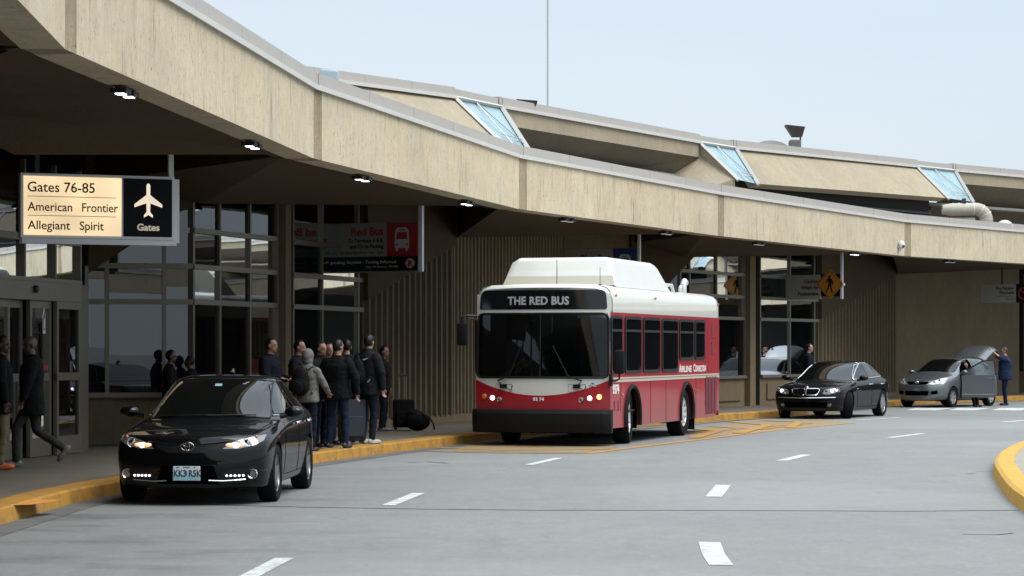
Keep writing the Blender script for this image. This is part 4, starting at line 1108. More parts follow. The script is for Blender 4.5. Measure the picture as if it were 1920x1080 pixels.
# ---- the grey hatchback with open door and tailgate
def make_hatch():
    rt = thing('hatchback_car', 'grey hatchback car with its tailgate raised and front door open, parked by the far kerb', 'car')
    T = [
     [(.58, .40, .20), (.60, .66, .21), (.66, .74, .34), (.66, .765, .56), (.60, .75, .72), (.50, .69, .82), (.64, .46, .825), (.71, .24, .83), (.73, 0, .83)],
     [(.36, .40, .20), (.36, .79, .21), (.36, .825, .36), (.36, .84, .60), (.36, .82, .80), (.32, .74, .90), (.34, .50, .935), (.35, .25, .95), (.36, 0, .955)],
     [(0, .40, .20), (0, .80, .21), (0, .835, .36), (0, .85, .62), (0, .835, .85), (0, .76, .965), (0, .52, 1.005), (0, .26, 1.02), (0, 0, 1.025)],
     [(-.30, .40, .20), (-.30, .80, .21), (-.30, .83, .36), (-.30, .848, .64), (-.30, .84, .88), (-.32, .77, .985), (-.22, .56, 1.055), (-.16, .29, 1.075), (-.14, 0, 1.08)],
     [(-.75, .40, .20), (-.75, .80, .21), (-.75, .83, .36), (-.75, .848, .65), (-.75, .84, .90), (-.75, .775, 1.0), (-.72, .67, 1.24), (-.64, .38, 1.31), (-.62, 0, 1.325)],
     [(-1.15, .40, .20), (-1.15, .80, .21), (-1.15, .83, .36), (-1.15, .848, .66), (-1.15, .84, .91), (-1.15, .775, 1.01), (-1.16, .60, 1.445), (-1.10, .45, 1.495), (-1.06, 0, 1.51)],
     [(-1.75, .40, .20), (-1.75, .80, .21), (-1.75, .83, .36), (-1.75, .848, .66), (-1.75, .84, .92), (-1.75, .77, 1.02), (-1.75, .59, 1.49), (-1.75, .45, 1.53), (-1.75, 0, 1.545)],
     [(-2.4, .40, .20), (-2.4, .80, .22), (-2.4, .835, .38), (-2.4, .85, .67), (-2.4, .84, .94), (-2.4, .76, 1.05), (-2.45, .57, 1.46), (-2.5, .44, 1.505), (-2.5, 0, 1.52)],
     [(-2.95, .40, .22), (-2.95, .79, .24), (-2.95, .82, .40), (-2.95, .835, .68), (-2.95, .82, .96), (-2.98, .73, 1.10), (-3.0, .56, 1.35), (-3.02, .42, 1.40), (-3.04, 0, 1.42)],
     [(-3.26, .40, .26), (-3.26, .70, .28), (-3.28, .75, .44), (-3.30, .76, .68), (-3.28, .75, .92), (-3.24, .68, 1.08), (-3.2, .5, 1.18), (-3.2, .3, 1.2), (-3.2, 0, 1.21)]]
    F = [(.74, .80, .82), (.76, .82, .84), (.80, .855, .87), (.79, .845, .86), (.72, .79, .81)]
    B = [(-3.34, -3.38, -3.39), (-3.36, -3.40, -3.41), (-3.40, -3.44, -3.45), (-3.40, -3.43, -3.44), (-3.33, -3.36, -3.37)]
    s = Shell(T, F, B, (0, -2.6), (.35, .315))
    lb = MB()
    for pl in (((-.48, .30), (-.50, .9)), ((-1.55, .28), (-1.56, .98)), ((-.5, .28), (-2.3, .28)), ((-2.45, 1.0), (-2.36, .6))):
        for sd in ('left', 'right'): s.line(lb, sd, pl, .005)
    body = s.body(GREYP, rt); lb.build_each('panel_seam', VOID, body)
    ws = round_poly([(-.66, 1.06), (-.3, 1.095), (0, 1.10), (.3, 1.095), (.66, 1.06), (.56, 1.43), (.3, 1.47), (0, 1.475), (-.3, 1.47), (-.56, 1.43)], .05)
    s.patch('windscreen', 'front', ws, AUTOGLASS, rt, .004)
    for sd in ('left', 'right'):
        if sd == 'right': s.patch('side_window', sd, round_poly([(-.52, 1.03), (-.80, 1.22), (-1.14, 1.41), (-1.48, 1.45), (-1.52, 1.05)], .03), AUTOGLASS, rt)
        s.patch('side_window', sd, round_poly([(-1.62, 1.05), (-1.58, 1.455), (-2.2, 1.45), (-2.32, 1.38), (-2.4, 1.10)], .03), mat('pale_car_glass', (.05, .07, .07), .03, spec=.8), rt)
        s.patch('quarter_window', sd, round_poly([(-2.48, 1.12), (-2.40, 1.37), (-2.85, 1.22)], .03), AUTOGLASS, rt)
        m = MB(); a, b = s.hit(sd, -2.15, .92, .03), s.hit(sd, -2.35, .93, .03); m.tube([s.hit(sd, -2.13, .92), a, b, s.hit(sd, -2.37, .93)], .014, 8); m.build('door_handle', GREYP, rt, smooth=True)
    # black patch on the closed body, standing in for the shaded cabin
    op = round_poly([(-.55, .30), (-.50, .95), (-.80, 1.24), (-1.14, 1.43), (-1.50, 1.47), (-1.56, .9), (-1.5, .30)], .05); s.patch('door_dark_patch', 'left', op, VOID, rt, .004)
    m = MB(); m.ell((-1.15, .80, .62), (.26, .14, .10), 14); m.ell((-1.38, .79, .92), (.09, .10, .32), 14); m.build('driver_seat', mat('grey_seat', (.06, .06, .062), .9), rt, smooth=True)
    for k in (1, -1):
        f = (lambda q: q) if k == 1 else mir
        hl = round_poly(f([(.36, .715), (.47, .80), (.58, .865), (.68, .91), (.755, .90), (.75, .80), (.66, .74), (.50, .70)]), .03)
        o = s.patch('headlight', 'front', hl, HLAMPC, rt, .006)
        for yy, zz_, rr_ in ((.52, .765, .045), (.63, .815, .05)):
            p = s.hit('front', k * yy, zz_, .006); m = MB(); m.lathe([(.0001, .016), (rr_ * .6, .012), (rr_, .0)], p, (1, 0, 0), 16); m.build('reflector', CHROME, o, smooth=True)
        p = s.hit('front', k * .72, .84, .008); m = MB(); m.ell(p, (.02, .02, .025), 10); m.build('indicator', AMBER, o, smooth=True)
        s.patch('fog_lamp_pocket', 'front', round_poly(f([(.46, .50), (.64, .53), (.66, .42), (.48, .40)]), .02), VOID, rt, .004)
    s.patch('grille', 'front', round_poly([(-.34, .79), (.34, .79), (.36, .755), (.28, .70), (-.28, .70), (-.36, .755)], .02), VOID, rt, .005)
    s.patch('lower_grille', 'front', round_poly([(-.40, .51), (.40, .51), (.38, .37), (-.38, .37)], .03), VOID, rt, .004)
    m = MB(); s.line(m, 'front', [(-.38, .705), (-.2, .685), (.2, .685), (.38, .705)], .009, .01); m.build('grille_trim', CHROME, rt)
    p = s.hit('front', 0, .745, .015); m = MB(); m.tube([p + Vector((0, .05 * math.cos(a), .05 * math.sin(a))) for a in [2 * math.pi * j / 20 for j in range(20)]], .009, 6, closed=True); m.box(p, (.014, .13, .024)); m.build('emblem', CHROME, rt, smooth=True)
    mirrors(rt, -.58, .82, 1.08, GREYP, (.09, .10, .07))
    liner(rt, (0, -2.6), .36, .50, .74, .315)
    for x in (0, -2.6):
        for y in (.735, -.735): wheel(rt, x, y, .315, .20, RIM, spokes=7, rr=.66)
    m = MB(); m.box((-1.3, 0, .27), (3.5, 1.1, .14)); m.build('underbody', VOID, rt)
    # open front door, hinged at its leading edge
    d = bpy.data.objects.new('front_door', None); COL.objects.link(d); d.parent = rt; d.location = (-.50, .84, 0); d.rotation_euler = (0, 0, R(-66)); d.empty_display_size = .2
    m = MB(); ol = round_poly([(0, .30), (-.02, .62), (.0, .98), (-1.05, 1.0), (-1.08, .62), (-1.02, .30)], .04)
    k = len(ol); cx = []
    for yy, sc_ in ((.035, .97), (.0, 1.0), (-.06, 1.0)):
        cx += [(-.52 + (p.x + .52) * sc_, yy + .04 * math.sin(max(0, min(1, (p.y - .3) / .7)) * math.pi), .65 + (p.y - .65) * sc_) for p in ol]
    fs = [tuple(range(k)), tuple(range(3 * k - 1, 2 * k - 1, -1))] + [(j * k + i, j * k + (i + 1) % k, (j + 1) * k + (i + 1) % k, (j + 1) * k + i) for j in range(2) for i in range(k)]
    m.add(cx, fs); m.build('door_panel', GREYP, d, smooth=True)
    m = MB(); fr = [(0, .0, .98), (-.30, -.06, 1.22), (-.64, -.14, 1.42), (-.99, -.17, 1.455), (-1.05, 0, 1.0)]; m.tube(fr, .024, 6); m.build('window_frame', TRIM, d)
    m = MB(); m.poly(fr); m.build('door_glass', CLEARG, d)
    m = MB(); m.tube([(-.80, .055, .885), (-.80, .085, .89), (-.98, .085, .895), (-.98, .05, .895)], .013, 8); m.build('door_handle', GREYP, d, smooth=True)
    m = MB(); m.tube([(-.05, .068, .40), (-.5, .078, .40), (-1.0, .068, .40)], .010, 6); m.build('side_moulding', mat('light_moulding', (.3, .31, .32), .4), d)
    # raised tailgate
    g = bpy.data.objects.new('tailgate', None); COL.objects.link(g); g.parent = rt; g.location = (-2.62, 0, 1.53); g.rotation_euler = (0, R(9), 0); g.empty_display_size = .2
    prof = [(0, .0, .60), (-.25, .10, .62), (-.60, .20, .63), (-.85, .24, .62), (-1.0, .18, .60), (-1.08, .02, .58)]
    m = MB(); cols = 8; vs = []
    for dz in (0, -.06):
        for x, z, hw in prof:
            for j in range(cols + 1):
                u = -1 + 2 * j / cols; vs.append((x * (1 - .06 * u * u), hw * u, z + dz - .10 * u ** 4))
    nv = len(prof) * (cols + 1)
    fs = []
    for i in range(len(prof) - 1):
        for j in range(cols):
            a = i * (cols + 1) + j; fs.append((a, a + 1, a + cols + 2, a + cols + 1)); fs.append(tuple(nv + q for q in (a, a + cols + 1, a + cols + 2, a + 1)))
    rim_ = [j for j in range(cols + 1)] + [i * (cols + 1) + cols for i in range(1, len(prof))] + [(len(prof) - 1) * (cols + 1) + j for j in range(cols - 1, -1, -1)] + [i * (cols + 1) for i in range(len(prof) - 2, 0, -1)]
    for a, b in zip(rim_, rim_[1:] + rim_[:1]): fs.append((a, b, nv + b, nv + a))
    m.add(vs, fs); m.build('tailgate_panel', GREYP, g, smooth=True)
    m = MB(); m.prism([(-.12, -.50), (-.12, .50), (-.58, .50), (-.58, -.50)], [-.05, -.05, .10, .10], [-.04, -.04, .12, .12]); m.build('tailgate_glass', AUTOGLASS, g)
    for k in (1, -1):
        m = MB(); m.tube([(-.1, k * .58, -.12), (-.75, k * .58, .12)], .012, 6); m.build('gas_strut', TRIM, g)
    s.patch('boot_dark_patch', 'rear', round_poly([(-.5, .75), (.5, .75), (.46, 1.3), (-.46, 1.3)], .05), VOID, rt, .004)  # black patch painted for the shaded boot; the body is not cut open
    return rt
car3 = make_hatch()
place_car(car3, *G(1786, 764)[:2], 1857, .80, 2.6)

# ---- the red and white shuttle bus
WHITEB = mat('bus_white', (.60, .60, .55), .3, coat=.6, var=.03, vscale=3)
REDB = mat('bus_red', (.34, .007, .018), .34, spec=.3, coat=.4, var=.10, vscale=2)
def grime(m):
    # road film on the lower panels, patchy and streaked
    n = m.node_tree; b = n.nodes['Principled BSDF']; old = b.inputs['Base Color'].links[0].from_socket
    t = n.nodes.new("ShaderNodeTexCoord"); sp = n.nodes.new("ShaderNodeSeparateXYZ"); n.links.new(t.outputs['Object'], sp.inputs[0])
    r = n.nodes.new("ShaderNodeMapRange"); r.inputs['From Min'].default_value = 1.15; r.inputs['From Max'].default_value = .3; n.links.new(sp.outputs['Z'], r.inputs['Value'])
    ns = n.nodes.new("ShaderNodeTexNoise"); ns.inputs['Scale'].default_value = 2.5; ns.inputs['Detail'].default_value = 7; ns.inputs['Roughness'].default_value = .7; n.links.new(t.outputs['Object'], ns.inputs['Vector'])
    mu = n.nodes.new("ShaderNodeMath"); mu.operation = 'MULTIPLY'; n.links.new(r.outputs[0], mu.inputs[0]); n.links.new(ns.outputs['Fac'], mu.inputs[1])
    x = n.nodes.new("ShaderNodeMix"); x.data_type = 'RGBA'; n.links.new(mu.outputs[0], x.inputs[0]); n.links.new(old, x.inputs[6]); x.inputs[7].default_value = (.17, .07, .065, 1)
    n.links.new(x.outputs[2], b.inputs['Base Color'])
grime(REDB)
CREAM = mat('bus_cream', (.44, .41, .33), .4)
BUSGLASS = glass_mat('bus_windscreen', (.0015, .0025, .0025), .40, ior=1.45)
BUSWIN = mat('bus_side_glass', (.004, .005, .005), .03, spec=.5)
BUMP = mat('bumper_rubber', (.006, .006, .007), .6, spec=.2, var=.1)
MAROON = mat('bus_grille_red', (.10, .008, .02), .5)
def make_bus():
    rt = thing('shuttle_bus', 'red and white airport shuttle bus with a white roof fairing, stopped in the yellow bay', 'bus')
    HW, LEN = 1.28, 9.6
    def X(y, z): return -.02 - .17 * (abs(y) / HW) ** 2.4 - max(0, z - 1.15) * .05
    def fpatch(name, pts, m, parent=rt, off=.006, cell=.12, depth=.03, skip=None):
        bm = bmesh.new(); bm.faces.new([bm.verts.new((p[0], p[1], 0)) for p in pts])
        for k in (0, 1):
            lo, hi = min(p[k] for p in pts), max(p[k] for p in pts); c = lo + cell
            while c < hi - 1e-3:
                co = [0, 0, 0]; co[k] = c; nv = [0, 0, 0]; nv[k] = 1
                bmesh.ops.bisect_plane(bm, geom=bm.verts[:] + bm.edges[:] + bm.faces[:], plane_co=co, plane_no=nv); c += cell
        es = [e for e in bm.edges if len(e.link_faces) == 1]
        r = bmesh.ops.extrude_edge_only(bm, edges=es); sk = {g for g in r['geom'] if isinstance(g, bmesh.types.BMVert)}
        for v in bm.verts:
            y, z = v.co.x, v.co.y; v.co = (X(y, z) + off - (depth if v in sk else 0), y, z)
        bmesh.ops.recalc_face_normals(bm, faces=bm.faces)
        me = bpy.data.meshes.new(name); bm.to_mesh(me); bm.free(); me.materials.append(m)
        me.polygons.foreach_set('use_smooth', [True] * len(me.polygons))
        try: me.set_sharp_from_angle(angle=R(40))
        except Exception: pass
        o = bpy.data.objects.new(name, me); COL.objects.link(o); o.parent = parent; return o
    # front shell in three pieces around the windscreen, so the cab behind the glass is open
    def rect(y0, y1, z0, z1, n=16): return [(lerp(y0, y1, j / n), z0) for j in range(n + 1)] + [(lerp(y1, y0, j / n), z1) for j in range(n + 1)]
    fpatch('front_panel', rect(-HW, HW, .62, 1.27), WHITEB, off=0)
    fpatch('front_cap', rect(-HW, HW, 2.44, 2.80), WHITEB, off=0)
    for k in (1, -1): fpatch('front_pillar', [(k * HW, 1.27), (k * HW, 2.44), (k * 1.235, 2.44), (k * 1.235, 1.27)][::k], WHITEB, off=0)
    zc = lambda y: .93 + .29 * (abs(y) / HW) ** 2
    red = [(lerp(-HW, HW, j / 24), .66) for j in range(25)] + [(lerp(HW, -HW, j / 24), zc(lerp(HW, -HW, j / 24))) for j in range(25)]
    fpatch('front_red_panel', red, REDB, off=.008)
    wsp = round_poly([(-1.262, 1.265), (1.262, 1.265), (1.245, 2.435), (-1.245, 2.435)], .12, 5)
    w_ = fpatch('windscreen', wsp, BUSGLASS, off=.012, depth=.015)
    m = MB(); m.tube([(X(p.x, p.y) + .012, p.x, p.y) for p in [q.lerp(wsp[(i + 1) % len(wsp)], f) for i, q in enumerate(wsp) for f in (0, .125, .25, .375, .5, .625, .75, .875)]], .022, 6, closed=True); m.build('windscreen_seal', TRIM, w_, smooth=True)
    m = MB(); m.tube([(X(0, z) + .016, 0, z) for z in (1.27, 1.7, 2.1, 2.43)], .012, 4); m.build('centre_seal', TRIM, w_)
    dsp = round_poly([(-1.225, 2.515), (1.225, 2.515), (1.20, 2.80), (1.12, 2.87), (-1.12, 2.87), (-1.20, 2.80)], .05, 4)
    ds = fpatch('destination_sign', [tuple(p) for p in dsp], mat('sign_glass_black', (.006, .006, .008), .08, spec=.6), off=.012)
    m = MB(); add_text(m, 'THE RED BUS', .205, TF(0, -.64, 2.605), bold=.007, sx=.92, space=1.05); 
    vs = [(X(v[1], v[2]) + .018 + (v[0]) * 1.0, v[1], v[2]) for v in m.v]; m.v = vs; m.build('destination_lettering', mat('sign_grey_text', (.34, .34, .35), .5), ds)
    # roof and upper sides
    prof = [(HW + .01, 2.46), (HW + .01, 2.72), (HW - .03, 2.85), (HW - .10, 2.925), (HW - .25, 2.965), (.6, 2.985), (0, 2.99)]
    prof = prof + [(-y, z) for y, z in prof[-2::-1]]
    xs = [(-.06, .985, .86), (-.085, .99, .93), (-.16, 1.0, .975), (-.32, 1.0, 1.0), (-LEN + .2, 1.0, 1.0), (-LEN + .05, .995, .985), (-LEN, .98, .95)]
    m = MB(); vs = []
    for i, (x, sy, sz) in enumerate(xs):
        for y, z in prof:
            xx = X(y * sy, 2.6) - .02 + .035 * 0 + (x + .06) if x > -.3 else x
            vs.append((xx, y * sy, 2.46 + (z - 2.46) * (sz if z > 2.5 else 1)))
    k = len(prof)
    m.add(vs, [(i * k + j, i * k + j + 1, (i + 1) * k + j + 1, (i + 1) * k + j) for i in range(len(xs) - 1) for j in range(k - 1)])
    m.f.append(tuple(range(k))); m.m.append(0)
    m.build('roof', WHITEB, rt, smooth=True)
    # side panels with arches
    ax = (-1.85, -6.43); ar = .60
    for sd in (1, -1):
        pts = [(-.20, .66), (-.30, .33)]
        for a in ax:
            z0 = .33; h = .50; c0 = math.sqrt(ar * ar - (h - z0) ** 2); a0 = math.atan2(z0 - h, c0)
            pts += [(a + ar * math.cos(t), h + ar * math.sin(t)) for t in [lerp(a0, math.pi - a0, j / 20) for j in range(21)]]
        pts += [(-LEN + .5, .33), (-LEN + .02, .50), (-LEN, 1.2), (-LEN, 2.47), (-.255, 2.47), (-.195, 1.25)]
        m = MB(); n_ = len(pts); y0, y1 = sd * (HW + .008), sd * (HW - .05)
        m.add([(x, y0, z) for x, z in pts] + [(x, y1, z) for x, z in pts], [tuple(range(n_)), tuple(range(2 * n_ - 1, n_ - 1, -1))] + [(i, (i + 1) % n_, n_ + (i + 1) % n_, n_ + i) for i in range(n_)])
        m.build('side_panel', REDB, rt)
        # window apertures: black framed panes standing just proud of the red side
        wins = [(-.22, -1.06, 1.33, 2.40), (-1.25, -2.52, 1.33, 2.40), (-2.68, -4.06, 1.33, 2.40), (-4.22, -5.60, 1.33, 2.40), (-5.74, -7.04, 1.56, 2.40), (-7.16, -8.10, 1.56, 2.40)]
        for x0, x1, z0, z1 in wins:
            f = MB(); ol = round_poly([(x0, z0), (x1, z0), (x1, z1), (x0, z1)], .09, 4); yy = sd * (HW + .01)
            n_ = len(ol); c = Vector(((x0 + x1) / 2, (z0 + z1) / 2))
            inn = [Vector((c.x + (p.x - c.x) * (1 - .11 / abs(x1 - x0)), c.y + (p.y - c.y) * (1 - .11 / (z1 - z0)))) for p in ol]
            o1, o2 = sd * .022, sd * .012
            f.add([(p.x, yy - sd * .01, p.y) for p in ol] + [(p.x, yy + o1, p.y) for p in ol] + [(p.x, yy + o1, p.y) for p in inn] + [(p.x, yy - sd * .004, p.y) for p in inn],
                  [(r_ * n_ + i, r_ * n_ + (i + 1) % n_, (r_ + 1) * n_ + (i + 1) % n_, (r_ + 1) * n_ + i) for r_ in range(3) for i in range(n_)])
            f.box(((x0 + x1) / 2, yy + o2 * .8, z1 - .27), (abs(x1 - x0) - .08, .024, .045))
            fo = f.build('side_window', TRIM, rt)
            g = MB(); g.add([(p.x, yy + sd * .003, p.y) for p in inn], [tuple(range(n_))]); g.build('window_glass', BUSWIN, fo)
        m = MB(); m.box((-(.3 + LEN - .02) / 2 - .05, sd * (HW + .011), 1.245), (LEN - .42, .010, .030)); m.box((-(.3 + LEN - .02) / 2 - .05, sd * (HW + .011), 1.195), (LEN - .42, .010, .045)); m.build_each('white_stripe', CREAM, rt)
        m = MB()
        for a in ax: m.tube([(a + (ar - .01) * math.cos(t), sd * (HW + .012), .50 + (ar - .01) * math.sin(t)) for t in [lerp(-.28, math.pi + .28, j / 24) for j in range(25)]], .045, 6)
        m.build_each('arch_trim', BUMP, rt, smooth=True)
        # rear quarter: louvres, slatted grille, seams
        m = MB(); yy = sd * (HW + .012)
        for z0, z1 in ((2.02, 2.33), (1.66, 1.95)): m.box((-8.95, yy, (z0 + z1) / 2), (.26, .008, z1 - z0))
        m.build_each('louvre', MAROON, rt)
        m = MB()
        for x in (-8.35, -8.62, -8.9, -9.2): m.box((x, yy, .80), (.20, .010, .80))
        m.build_each('engine_grille', MAROON, rt)
        m = MB()
        for x in (-8.2, -8.48): m.box((x, yy, 1.5), (.012, .004, 1.9))
        for x in (-3.3, -4.6, -7.3): m.box((x, yy, .76), (.010, .004, .82))
        m.box((-.65, yy, .66), (.55, .004, .01)); m.box((-.95, yy, .9), (.01, .004, .5)); m.box((-.5, yy, .75), (.03, .006, .17)); m.box((-.78, yy, .75), (.03, .006, .17))
        m.build_each('panel_seam', MAROON, rt)
        m = MB()
        for x, z in ((-.62, 2.78), (-3.7, 2.78)): m.ell((x, sd * (HW + .015), z), (.045, .02, .03), 8)
        m.ell((-1.12, sd * (HW + .015), .93), (.05, .02, .03), 8); m.build_each('side_marker', AMBER, rt, smooth=True)
        m = MB(); m.ell((-LEN + .12, sd * (HW + .015), 2.75), (.05, .02, .035), 8); m.ell((-7.2, sd * (HW + .015), .93), (.05, .02, .03), 8); m.build_each('rear_marker', TAIL, rt, smooth=True)
    LET = mat('bus_lettering', (.75, .74, .72), .5)
    m = MB()
    for s_, z_, x0, x1 in (('A', .225, -5.76, -5.92), ('IRLINE', .18, -5.94, -6.88), ('C', .225, -7.06, -7.23), ('ONNECTION', .18, -7.25, -8.24)):
        fit_text(m, s_, z_, TL(x0, HW + .013, 1.315), abs(x1 - x0), bold=.0025, mark=s_ in 'AC')
    m.build_lines('side_lettering', LET, rt)
    m = MB(); add_text(m, '9374', .235, TL(-.36, HW + .013, .965), bold=.007, sx=1.0); m.build('fleet_number', LET, rt)
    m = MB(); add_text(m, '93 74', .085, TF(0, -.13, .835), bold=.003, sx=1.1); m.v = [(X(v[1], v[2]) + .016 + v[0], v[1], v[2]) for v in m.v]; m.build('fleet_number', LET, rt)
    # bumper
    m = MB(); n = 20; pr = [(.0, .68), (.13, .67), (.16, .60), (.15, .42), (.10, .26), (-.1, .24), (-.1, .68)]
    vs = []
    for j in range(n + 1):
        y = lerp(-1.33, 1.33, j / n)
        for dx, z in pr: vs.append((X(min(HW, abs(y)), .6) + dx * (1 if abs(y) < 1.28 else .6), y, z))
    k = len(pr)
    m.add(vs, [(j * k + i, j * k + (i + 1) % k, (j + 1) * k + (i + 1) % k, (j + 1) * k + i) for j in range(n) for i in range(k)]); m.f += [tuple(range(k)), tuple(n * k + i for i in range(k))]; m.m += [0, 0]
    m.build('bumper', BUMP, rt, bevel=.012)
    # lamps
    for k in (1, -1):
        for yy, zz_, r_, mt, nm in ((1.10, .91, .05, WARMO, 'turn_signal'), (.93, .885, .046, COOL, 'headlight'), (.78, .855, .042, HLAMP, 'high_beam')):
            x = X(yy, zz_) + .01; m = MB(); m.lathe([(r_ * 1.0, .012), (r_ * 1.18, .014), (r_ * 1.25, 0)], (x, k * yy, zz_), (1, 0, 0), 20); o = m.build(nm, CHROME if nm == 'high_beam' else REDB, rt, smooth=True)
            m = MB(); m.ell((x + .004, k * yy, zz_), (.02, r_, r_), 16); m.build('lens', mt if not (nm == 'turn_signal') else AMBER if k < 0 else WARMO, o, smooth=True)
        m = MB(); y = k * .70; x = X(y, 1.1)
        base = Vector((x + .03, y, 1.10)); m.box(base, (.05, .13, .07)); m.tube([base, base + Vector((.03, -k * -.10, .10)), (X(y + k * .0 + (.12 if k < 0 else -.17), 1.3) + .05, y + (.12 if k < 0 else -.17), 1.30), (X(.0, 1.9) + .05, y + (.35 if k < 0 else -.45), 1.85)], [.022, .018, .013, .009], 6)
        m.tube([(x + .03, y + .05, 1.07), (x + .04, y + .15, 1.03), (x + .02, y + .17, 1.12)], .008, 5); m.build('wiper', TRIM, rt)
        m = MB(); 
        for a, b in (((-.16, 0), (.16, 0)), ((.16, 0), (.16, .14)), ((.16, .14), (-.16, .14)), ((-.16, .14), (-.16, 0))): m.tube([(X(y + a[0], 1) + .004, y + a[0], 1.0 + a[1]), (X(y + b[0], 1) + .004, y + b[0], 1.0 + b[1])], .004, 4)
        m.build('wiper_hatch', mat('seam_grey', (.3, .29, .27), .6), rt)
    m = MB()
    for yy in (-1.02, -.36, -.04, .28, 1.0): m.ell((X(yy, 2.9) - .06, yy, 2.925 if abs(yy) < .9 else 2.905), (.03, .06, .025), 10)
    m.build_each('roof_marker', mat('lit_marker', (.8, .2, .05), .3, emit=(1, .28, .06), es=.55), rt, smooth=True)
    x = X(1.0, 1.12) + .01; m = MB(); m.add([(x, .98, 1.17), (x - .01, 1.06, 1.12), (x, .98, 1.07), (x + .01, .90, 1.12)], [(0, 1, 2, 3)]); o = m.build('fuel_diamond', mat('diamond_blue', (.02, .05, .16), .5), rt)
    m = MB(); add_text(m, 'CNG', .06, TF(x + .012, .92, 1.10), bold=.002); m.build('diamond_lettering', LET, o)
    # mirrors
    m = MB(); m.box((.03, -1.48, 2.06), (.10, .20, .42)); o = m.build('door_mirror', BUMP, rt, bevel=.05, smooth=True)
    m = MB(); m.tube([(-.16, -1.22, 2.40), (-.02, -1.40, 2.41), (.03, -1.49, 2.38), (.03, -1.49, 2.20)], .018, 6); m.tube([(-.16, -1.22, 2.33), (0, -1.38, 2.36)], .012, 6); m.build('mirror_arm', TRIM, o)
    m = MB(); m.box((-.04, 1.50, 1.55), (.10, .20, .44)); o = m.build('door_mirror', BUMP, rt, bevel=.05, smooth=True)
    m = MB(); m.tube([(-.16, 1.28, 1.22), (-.05, 1.42, 1.20), (-.04, 1.50, 1.24), (-.04, 1.50, 1.36)], .018, 6); m.box((-.17, 1.31, 1.22), (.10, .05, .22)); m.build('mirror_arm', TRIM, o)
    # roof fairing over the tanks
    def fair(x, hw0, hw1, z0, z1): return [(x, -hw0, z0), (x, -hw1, z0 + (z1 - z0) * .88), (x, -hw1 + .12, z1), (x, hw1 - .12, z1), (x, hw1, z0 + (z1 - z0) * .88), (x, hw0, z0)]
    secs = [(-1.28, fair(-1.28, 1.12, 1.10, 2.95, 2.98)), (-1.42, fair(-1.42, 1.115, 1.045, 2.95, 3.26)), (-1.52, fair(-1.52, 1.11, .99, 2.95, 3.48)), (-1.66, fair(-1.66, 1.11, .98, 2.95, 3.52)), (-4.95, fair(-4.95, 1.11, .98, 2.95, 3.52)), (-5.15, fair(-5.15, 1.11, .99, 2.95, 3.46)), (-5.75, fair(-5.75, 1.11, 1.08, 2.94, 2.97))]
    m = MB(); vs = [v for _, q in secs for v in q]; k = 6
    m.add(vs, [(i * k + j, i * k + j + 1, (i + 1) * k + j + 1, (i + 1) * k + j) for i in range(len(secs) - 1) for j in range(k - 1)]); fa = m.build('roof_fairing', WHITEB, rt, bevel=.035)
    m = MB(); m.add([(-1.262, -1.10, 2.975), (-1.262, 1.10, 2.975), (-1.350, 1.035, 3.16), (-1.350, -1.035, 3.16)], [(0, 1, 2, 3)]); m.build('fairing_band', CREAM, fa)
    m = MB(); m.tube([(-.75, .12, 2.96), (-.75, .12, 3.0), (-.75, .12, 3.0), (-.75, .12, 3.46)], [.03, .028, .008, .006], 8); m.build('aerial', TRIM, rt); m = MB(); m.tube([(-.75, .95, 2.93), (-.75, .95, 2.99), (-.75, .95, 2.99), (-.75, .95, 3.30)], [.035, .032, .006, .005], 8); m.build('aerial', TRIM, rt)
    m = MB(); m.tube([(-8.6, .72, 2.96), (-8.6, .72, 3.16), (-8.72, .72, 3.24), (-8.80, .72, 3.21)], .072, 12); m.tube([(-7.5, .9, 2.96), (-7.5, .9, 3.06), (-7.60, .9, 3.10)], .04, 10); m.build_each('exhaust_stack', mat('stack_steel', (.5, .5, .48), .4, .4), rt, smooth=True)
    m = MB(); m.tube([(-5.85, .98, 2.97), (-5.85, .98, 3.10), (-6.4, .98, 3.10), (-6.55, .98, 2.97)], .035, 8); m.build('roof_rail', WHITEB, rt, smooth=True)
    # rear, floor, cab
    m = MB(); m.box((-LEN + .02, 0, 1.4), (.06, 2 * HW, 2.1)); m.build('rear_panel', REDB, rt)
    m = MB(); m.box((-LEN - .08, 0, .62), (.2, 2.5, .30)); m.build('rear_bumper', BUMP, rt, bevel=.03)
    m = MB(); m.box((-4.9, 0, .42), (9.0, 1.3, .16)); m.box((-4.2, 0, .5), (2.9, 2.3, .24)); m.box((-8.3, 0, .5), (2.2, 2.3, .24)); m.tube([(-1.2, -.5, .32), (-1.2, .5, .32)], .05, 8); m.build('underbody', VOID, rt)
    m = MB(); m.box((-5, 0, .62), (9.2, 2.4, .03)); m.build('bus_floor', mat('bus_floor', (.03, .03, .03), .8), rt)
    m = MB(); m.box((-.55, .3, 1.05), (.45, 1.7, .3)); m.build('dashboard', TRIM, rt, bevel=.05)
    m = MB(); m.ell((-1.5, .72, 1.2), (.3, .26, .14), 14); m.ell((-1.75, .72, 1.6), (.13, .26, .45), 14); m.build('driver_seat', SEATC, rt, smooth=True)
    m = MB(); m.tube([(-.95 + .05 * math.sin(a), .72 + .22 * math.cos(a), 1.32 + .16 * math.sin(a)) for a in [2 * math.pi * j / 24 for j in range(24)]], .018, 6, closed=True); m.build('steering_wheel', TRIM, rt)
    YR = mat('grab_rail', (.40, .32, .02), .4)
    m = MB(); m.tube([(-.9, -.75, 1.3), (-1.5, -.35, 1.75)], .02, 6); m.tube([(-.9, -.95, 1.3), (-1.3, -.70, 1.6)], .02, 6); m.build_each('grab_rail', YR, rt)
    m = MB(); m.tube([(-1.6, -.62, .65), (-1.6, -.62, 2.3)], .03, 6); m.build('stanchion', REDB, rt)
